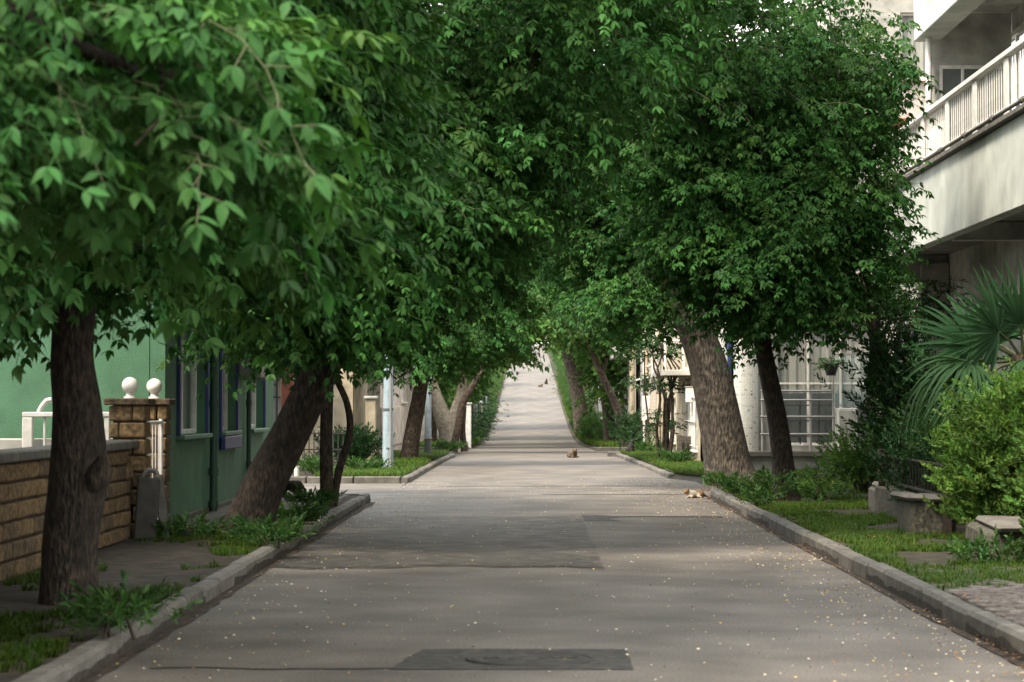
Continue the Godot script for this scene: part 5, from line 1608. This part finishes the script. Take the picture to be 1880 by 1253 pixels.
# ------------------------------------------------------------------ undergrowth
func plants():
	# weeds one can tell apart
	var w := [[-2.58, 15.2, 0.24, 0.16, "spiky dark weed clump spilling over the near left kerb"],
		[-2.85, 26.3, 0.08, 0.3, "dark weeds at the foot of the leaning trunk"], [-3.75, 26.6, 0.06, 0.36, "shaded weeds between the gate and the leaning trunk"], [-2.68, 24.9, 0.12, 0.2, "weeds hanging over the kerb below the leaning trunk"], [-2.85, 29.4, 0.14, 0.25, "lit weeds beyond the leaning trunk"],
		[-3.15, 34.6, 0.14, 0.25, "small weeds round the slim straight trunk"], [3.62, 36.2, 0.42, 0.25, "tall weeds left of the slimmer dark trunk"], [4.3, 36.0, 0.46, 0.22, "tall flowering weeds right of the slimmer dark trunk"], [3.4, 38.6, 0.16, 0.2, "weeds at the kerb before the big rough trunk"],
		[3.4, 42.6, 0.16, 0.25, "weeds at the foot of the big rough trunk"], [4.3, 22.4, 0.12, 0.3, "grassy weeds before the mossy garden block"], [3.22, 34.6, 0.16, 0.12, "weed growing from the right kerb joint"],
		[-4.4, 50.0, 0.3, 0.32, "bluish green bush by the iron fence"], [-3.5, 51.6, 0.22, 0.4, "leafy weeds at the foot of the blue pole"], [3.65, 72.0, 0.25, 0.4, "weeds beside the sitting black cat"], [3.5, 58.5, 0.25, 0.35, "weeds under the small balcony vine"], [-2.6, 76.0, 0.22, 0.4, "weeds round the twin stemmed tree"]]
	for e in w:
		shrub("weed_clump", e[4], "weed", V(e[0], gy(e[1]) + 0.11, e[1]), [[e[0], gy(e[1]) + 0.12 + e[2] * 0.45, e[1], e[3], e[2] * 0.5, e[3] * 0.9, int(26 * e[3] / 0.4)]], 7, "weed clumps along the verges", "weeds", 0.0, 0.16)
	for e in [[3.4, 128.0, 1.3, "round pale green bush beside the grey plane trunk"], [3.7, 87.0, 0.9, "dark bush behind the slanting thin trunk"], [3.9, 96.0, 1.0, "bush before the white house"], [3.2, 150.0, 1.4, "bush on the rising right verge"], [3.1, 170.0, 1.6, "farther bush on the rising right verge"], [-3.2, 172.0, 1.5, "bush on the rising left verge"], [-4.1, 55.2, 0.6, "dark bush by the cream gate post"], [3.0, 185.0, 1.8, "tall bush on the upper right roadside"], [2.9, 205.0, 1.9, "taller bush high on the right roadside"], [-3.0, 200.0, 1.7, "bush high on the left roadside"], [3.2, 140.5, 1.0, "low bush behind the grey plane trunk"], [3.0, 118.0, 0.7, "low bush on the dip in the right verge"], [2.95, 228.0, 2.0, "topmost bush on the right roadside"]]:
		var g := gy(e[1])
		shrub("roadside_bush", e[3], "laurel" if absf(e[0]) > 3.35 and e[1] < 100 else "weed", V(e[0], g + 0.1, e[1]), [[e[0], g + 0.15 + e[2] * 0.6, e[1], e[2] * 0.5, e[2] * 0.55, e[2] * 0.7, 50]], 8, "roadside bushes", "bush", 0.0, 0.35)
	# grass
	var tm := MB.new()
	for k in 12:
		var a := k * 2.4
		var l := rr(0.04, 0.10)
		var o := Vector3(cos(a) * rr(0, 0.05), 0, sin(a) * rr(0, 0.05))
		var dir := Vector3(cos(a), 0, sin(a)) * rr(0.2, 0.8)
		var side := Vector3(-sin(a), 0, cos(a)) * 0.004
		var mid := o + Vector3(0, l * 0.6, 0) + dir * l * 0.3
		var tip := o + Vector3(0, l * 0.9, 0) + dir * l * 0.9
		var up := (Vector3.UP + dir * 0.4).normalized()
		tm.tri(o - side, o + side, mid + side * 0.8, up)
		tm.tri(o - side, mid + side * 0.8, mid - side * 0.8, up)
		tm.tri(mid - side * 0.8, mid + side * 0.8, tip, up)
	var tuft := tm.mesh()
	# [name, x0, x1, d0, d1, count, threshold, scale]
	for f in [["short patchy grass and moss on the near right verge", 3.2, 5.0, 19.0, 52.0, 14000, -0.09, 0.85], ["grass along the second right verge", 2.7, 4.1, 50.0, 74.0, 5000, -0.3, 1.3], ["thin shaded grass on the near left verge", -4.3, -2.72, 13.0, 33.0, 5500, -0.02, 0.85], ["grass on the left verge beyond the side street", -4.4, -2.45, 49.0, 73.0, 5000, -0.25, 1.5], ["roadside grass on the far left", -4.5, -2.45, 89.0, 240.0, 5000, -0.4, 2.4], ["roadside grass on the far right", 2.5, 4.4, 89.0, 240.0, 5000, -0.4, 2.4], ["grass in the garden of the tiled house", 5.0, 8.0, 30.0, 53.0, 4000, -0.2, 1.2]]:
		var list := []
		for i in f[5]:
			var x := rr(f[1], f[2])
			var d := rr(f[3], f[4])
			var nz := fn.get_noise_2d(x * 22.0, d * 22.0)
			if nz < f[6] or (f[1] > 0 and x < lerp_pts(EDGE_R, d) + 0.17) or (f[1] < 0 and x > lerp_pts(EDGE_L, d) - 0.17) or (x < -3.7 and d > 28.5 and d < 40.0):
				continue
			var s: float = f[7] * rr(0.6, 1.3)
			var wv := rr(0.6, 1.2)
			list.append([Transform3D(Basis(Vector3.UP, rr(0, TAU)).scaled(Vector3(s, s * rr(0.6, 1.1), s)), V(x, gy(d) + 0.105, d)), Color(wv * rr(0.85, 1.5), wv, wv * 0.8)])
		scatter("grass", f[0], tuft, M.grass_leaf, list)
	for f in [["tangled undergrowth along the far right roadside", 1.0, 112.0, 330.0, 2600], ["tangled undergrowth along the far left roadside", -1.0, 160.0, 330.0, 1800]]:
		var ul := []
		for i in f[4]:
			var dd := rr(f[2], f[3])
			var x: float = f[1] * (rr(2.62, 3.5) + 0.35 + 0.7 * fn.get_noise_1d(dd * 9.0))
			var hgt := rr(0.1, 1.0) * (0.6 + 0.9 * maxf(0.0, fn.get_noise_1d(dd * 5.0 + 30.0)))
			var w3 := rr(0.7, 1.4)
			ul.append([Transform3D(look(Vector3(rr(-1, 1), rr(0.2, 1.2), rr(-1, 1)), Vector3(rr(-1, 1), 1, rr(-1, 1))).scaled_local(Vector3.ONE * rr(1.8, 3.0)), V(x, gy(dd) + 0.1 + hgt, dd)), Color(w3 * rr(0.9, 1.3), w3, w3 * 0.9)])
		scatter("undergrowth", f[0], SP.weed.variants[0].mesh, M.weed_leaf, ul)
	# fallen blossom and leaves
	var pm := MB.new()
	pm.quad(Vector3(-0.5, 0, 0.1), Vector3(0.0, 0.12, 0.45), Vector3(0.5, 0.02, 0.0), Vector3(0.05, 0.15, -0.45), Vector3.UP)
	var list := []
	for i in 5200:
		var d := 9.0 + 42.0 * pow(rng.randf(), 1.3)
		var x := rr(-2.55, 3.05)
		if rng.randf() < 0.45:
			x = 3.03 - absf(rng.randfn()) * 0.55
		elif rng.randf() < 0.25:
			x = -2.56 + absf(rng.randfn()) * 0.5
		if x < -2.55 or x > 3.04:
			continue
		var s := rr(0.009, 0.027)
		var br := rng.randf()
		list.append([Transform3D(Basis.from_euler(Vector3(rr(-0.4, 0.4), rr(0, TAU), rr(-0.4, 0.4))).scaled(Vector3(s, s, s)), V(x, road_y(x, d) + 0.008, d)), Color(1, 1, 1.2) if br < 0.45 else (Color(0.95, 0.78, 0.40) if br < 0.72 else Color(0.45, 0.24, 0.12))])
	scatter("fallen_petals", "scattered pale petals and yellow leaves on the road", pm.mesh(), M.petal, list)
	list = []
	for i in 1500:
		var d := rr(13.0, 40.0)
		var x := 3.05 + absf(rng.randfn()) * 0.6
		if rng.randf() < 0.3:
			x = lerp_pts(EDGE_R, d) - absf(rng.randfn()) * 0.06
		if x > 4.6 or fn.get_noise_2d(x * 18.0 + 60, d * 14.0) < -0.05:
			continue
		var s := rr(0.015, 0.042)
		var wv := rr(0.5, 1.3)
		list.append([Transform3D(Basis.from_euler(Vector3(rr(-0.3, 0.3), rr(0, TAU), rr(-0.3, 0.3))).scaled(Vector3(s, s, s)), V(x, (gy(d) + 0.16 if x > 3.08 else gy(d) + 0.02), d)), Color(wv, wv, wv)])
	scatter("dead_leaves", "brown dead leaves along the right kerb and pavers", pm.mesh(), M.dead_leaf, list)

func scatter(called: String, label: String, m: Mesh, mt: Material, list: Array):
	var mm := MultiMesh.new()
	mm.transform_format = MultiMesh.TRANSFORM_3D
	mm.use_colors = true
	mm.mesh = m
	mm.instance_count = list.size()
	for i in list.size():
		mm.set_instance_transform(i, list[i][0])
		mm.set_instance_color(i, list[i][1])
	var o := MultiMeshInstance3D.new()
	o.name = numbered(called)
	o.multimesh = mm
	o.material_override = mt
	o.set_meta("kind", "stuff")
	o.set_meta("label", label)
	o.set_meta("category", called.replace("_", " "))
	add_child(o)


# ------------------------------------------------------------------ cats
func B(ax, ay, az, bx_, by, bz, ra, rb) -> Array:
	return [Vector3(ax, ay, az), Vector3(bx_, by, bz), ra, rb]

func cat_head(h: Vector3, f: Vector3) -> Array:  # head at h looking along f
	var b := look(f, Vector3.UP)
	var out := []
	for e in [B(0, 0, -0.012, 0, -0.004, 0.012, 0.050, 0.046), B(0, -0.018, 0.03, 0, -0.02, 0.048, 0.026, 0.020), B(0.028, 0.03, 0, 0.037, 0.075, -0.004, 0.020, 0.005), B(-0.028, 0.03, 0, -0.037, 0.075, -0.004, 0.020, 0.005)]:
		out.append([h + b * e[0], h + b * e[1], e[2], e[3]])
	return out

func cat(label: String, at: Vector3, turn: float, pose: String, tint: Callable, cell := 0.012, size := 1.0):
	var bones := []
	var head := Vector3.ZERO
	var f := Vector3(0, 0, 1)
	if pose == "sit":
		head = Vector3(0, 0.315, 0.075)
		bones = [B(0, 0.095, -0.06, 0, 0.2, 0.02, 0.092, 0.070), B(0, 0.2, 0.02, 0, 0.29, 0.055, 0.066, 0.045), B(0.033, 0.19, 0.045, 0.033, 0.025, 0.085, 0.032, 0.021), B(-0.033, 0.19, 0.045, -0.033, 0.025, 0.085, 0.032, 0.021), B(0.033, 0.018, 0.085, 0.033, 0.018, 0.108, 0.019, 0.017), B(-0.033, 0.018, 0.085, -0.033, 0.018, 0.108, 0.019, 0.017), B(0.065, 0.075, -0.05, 0.075, 0.04, 0.01, 0.062, 0.035), B(-0.065, 0.075, -0.05, -0.075, 0.04, 0.01, 0.062, 0.035), B(0.075, 0.018, 0.0, 0.075, 0.018, 0.05, 0.02, 0.018), B(-0.075, 0.018, 0.0, -0.075, 0.018, 0.05, 0.02, 0.018), B(0, 0.03, -0.14, 0.11, 0.02, -0.13, 0.024, 0.02), B(0.11, 0.02, -0.13, 0.16, 0.018, -0.02, 0.02, 0.014)]
	elif pose == "loaf":
		head = Vector3(0, 0.185, 0.17)
		bones = [B(0, 0.085, -0.12, 0, 0.09, 0.06, 0.092, 0.082), B(0, 0.10, 0.06, 0, 0.165, 0.15, 0.068, 0.046), B(0.045, 0.025, 0.05, 0.045, 0.022, 0.155, 0.03, 0.022), B(-0.045, 0.025, 0.05, -0.045, 0.022, 0.155, 0.03, 0.022), B(0.07, 0.06, -0.12, 0.08, 0.03, -0.03, 0.062, 0.028), B(-0.07, 0.06, -0.12, -0.08, 0.03, -0.03, 0.062, 0.028), B(0, 0.04, -0.2, 0.12, 0.022, -0.15, 0.024, 0.02), B(0.12, 0.022, -0.15, 0.13, 0.02, 0.02, 0.02, 0.013)]
	elif pose == "walk":
		head = Vector3(0, 0.225, 0.27)
		f = Vector3(0, -0.35, 1)
		bones = [B(0, 0.20, -0.13, 0, 0.195, 0.10, 0.080, 0.078), B(0, 0.20, 0.10, 0, 0.225, 0.22, 0.062, 0.045), B(0.04, 0.17, 0.10, 0.04, 0.10, 0.085, 0.034, 0.022), B(0.04, 0.10, 0.085, 0.04, 0.02, 0.12, 0.020, 0.017), B(-0.04, 0.17, 0.10, -0.04, 0.10, 0.13, 0.034, 0.022), B(-0.04, 0.10, 0.13, -0.04, 0.02, 0.15, 0.020, 0.017), B(0.045, 0.18, -0.13, 0.05, 0.12, -0.07, 0.062, 0.034), B(0.05, 0.12, -0.07, 0.05, 0.075, -0.17, 0.028, 0.018), B(0.05, 0.075, -0.17, 0.05, 0.018, -0.14, 0.018, 0.017), B(-0.045, 0.18, -0.13, -0.05, 0.12, -0.10, 0.062, 0.034), B(-0.05, 0.12, -0.10, -0.05, 0.075, -0.21, 0.028, 0.018), B(-0.05, 0.075, -0.21, -0.05, 0.018, -0.19, 0.018, 0.017), B(0, 0.21, -0.19, 0, 0.13, -0.27, 0.026, 0.022), B(0, 0.13, -0.27, 0.0, 0.04, -0.27, 0.022, 0.018), B(0, 0.04, -0.27, 0, 0.03, -0.22, 0.018, 0.013)]
	else:  # lying on its side, head up
		head = Vector3(-0.17, 0.125, 0.06)
		f = Vector3(-0.75, -0.05, 0.65)
		bones = [B(0.13, 0.075, 0, -0.06, 0.075, 0.02, 0.082, 0.074), B(-0.06, 0.08, 0.02, -0.15, 0.11, 0.045, 0.062, 0.045), B(-0.08, 0.05, 0.05, -0.17, 0.022, 0.14, 0.032, 0.02), B(-0.05, 0.04, 0.06, -0.10, 0.02, 0.17, 0.03, 0.02), B(0.13, 0.07, 0.04, 0.06, 0.035, 0.11, 0.06, 0.028), B(0.06, 0.03, 0.11, 0.10, 0.02, 0.18, 0.024, 0.017), B(0.20, 0.05, 0, 0.30, 0.022, 0.06, 0.024, 0.02), B(0.30, 0.022, 0.06, 0.30, 0.02, 0.17, 0.02, 0.012)]
	bones += cat_head(head, f)
	var o := thing("cat", label, "cat", at, "street cats")
	o.rotation.y = turn
	o.scale = Vector3.ONE * size
	put(o, "body", body_mb(bones, cell, 0.028, tint).mesh(), M.cat_fur)
	var b := look(f, Vector3.UP)
	for s in [-1, 1]:
		var e := MB.new()
		e.lathe([Vector2(0.0, -0.007), Vector2(0.006, -0.004), Vector2(0.007, 0.0), Vector2(0.006, 0.004), Vector2(0.0, 0.007)], 8, head + b * Vector3(0.021 * s, 0.006, 0.047))
		put(o, "eye", e.mesh(), M.iron)
	var ns := MB.new()
	ns.lathe([Vector2(0.0, -0.005), Vector2(0.006, 0.0), Vector2(0.0, 0.005)], 8, head + b * Vector3(0, -0.012, 0.070))
	put(o, "nose", ns.mesh(), M.rusty_iron)

func cats():
	var black := func(_p): return Color(0.012, 0.011, 0.011)
	var dark := func(p): return Color(0.05, 0.034, 0.022).lerp(Color(0.016, 0.013, 0.011), clampf(0.5 + 2.0 * fn.get_noise_3dv(p * 130), 0, 1))
	var tabby := func(p): return Color(0.13, 0.095, 0.062).lerp(Color(0.05, 0.036, 0.026), clampf(0.5 + 0.5 * sin(p.z * 190.0 + 3.0 * fn.get_noise_3dv(p * 80)), 0, 1))
	var calico := func(p):
		var q := fn.get_noise_3dv(p * 90 + Vector3(3, 1, 0))
		return Color(0.36, 0.31, 0.25) if q > 0.2 else (Color(0.18, 0.10, 0.05) if q > -0.12 else Color(0.05, 0.036, 0.028))
	cat("dark brown cat walking away behind the leaning trunk", V(-3.72, 0.125, 37.6), -2.1, "walk", dark)
	cat("tabby cat crouching alone in the middle of the road", V(1.28, road_y(1.28, 71.5), 71.5), 0.25, "loaf", tabby, 0.012, 1.2)
	cat("black cat sitting on the right kerb grass by the slanting trunk", V(2.95, 0.11, 71.0), 2.4, "sit", black, 0.012, 1.15)
	cat("white and ginger calico cat lying at the verge corner", V(2.78, road_y(2.78, 41.0), 41.0), 0.2, "lie", calico, 0.012, 0.85)
	cat("black cat sitting far up the rising road", V(1.5, road_y(1.5, 222.0), 222.0), 0.4, "sit", black, 0.02, 1.35)
	cat("brown cat curled beside the far black cat", V(0.95, road_y(0.95, 216.0), 216.0), 0.9, "loaf", tabby, 0.02, 1.2)


func _ready():
	rng.seed = 7
	fn.seed = 3
	fn.frequency = 0.02
	fn.fractal_octaves = 3
	# camera: a long lens at eye height, tilted slightly up
	var cam := Camera3D.new()
	cam.name = "camera"
	cam.position = Vector3(0, 1.6, 0)
	cam.rotation = Vector3(deg_to_rad(1.477), deg_to_rad(0.426), 0)
	cam.fov = 16.07
	cam.near = 0.1
	cam.far = 2000.0
	var lens := CameraAttributesPhysical.new()
	lens.frustum_focal_length = 85.0
	lens.frustum_focus_distance = 42.0
	lens.frustum_near = 0.1
	lens.frustum_far = 2000.0
	lens.exposure_aperture = 4.5
	cam.attributes = lens
	add_child(cam)
	cam.current = true
	var env := Environment.new()
	var sky := ProceduralSkyMaterial.new()
	sky.sky_top_color = Color(0.87, 0.88, 0.88)
	sky.sky_horizon_color = Color(0.98, 0.96, 0.92)
	sky.sky_curve = 0.2
	sky.ground_bottom_color = Color(0.3, 0.29, 0.27)
	sky.ground_horizon_color = Color(0.6, 0.6, 0.58)
	sky.energy_multiplier = 0.85
	env.background_mode = Environment.BG_SKY
	env.sky = Sky.new()
	env.sky.sky_material = sky
	env.tonemap_mode = Environment.TONE_MAPPER_LINEAR
	env.tonemap_exposure = 5.2
	env.sdfgi_enabled = true
	env.ssao_enabled = true
	env.ssil_enabled = true
	var we := WorldEnvironment.new()
	we.environment = env
	add_child(we)
	var sun := DirectionalLight3D.new()
	sun.name = "sun"
	sun.light_color = Color(1.0, 0.95, 0.87)
	sun.light_energy = 0.5
	sun.light_angular_distance = 14.0
	sun.shadow_enabled = true
	sun.rotation_degrees = Vector3(-54, -44, 0)
	add_child(sun)

	materials()
	make_species()
	ground()
	green_house()
	stone_block_wall()
	apartment_block()
	left_houses()
	trees()
	right_garden()
	plants()
	cats()
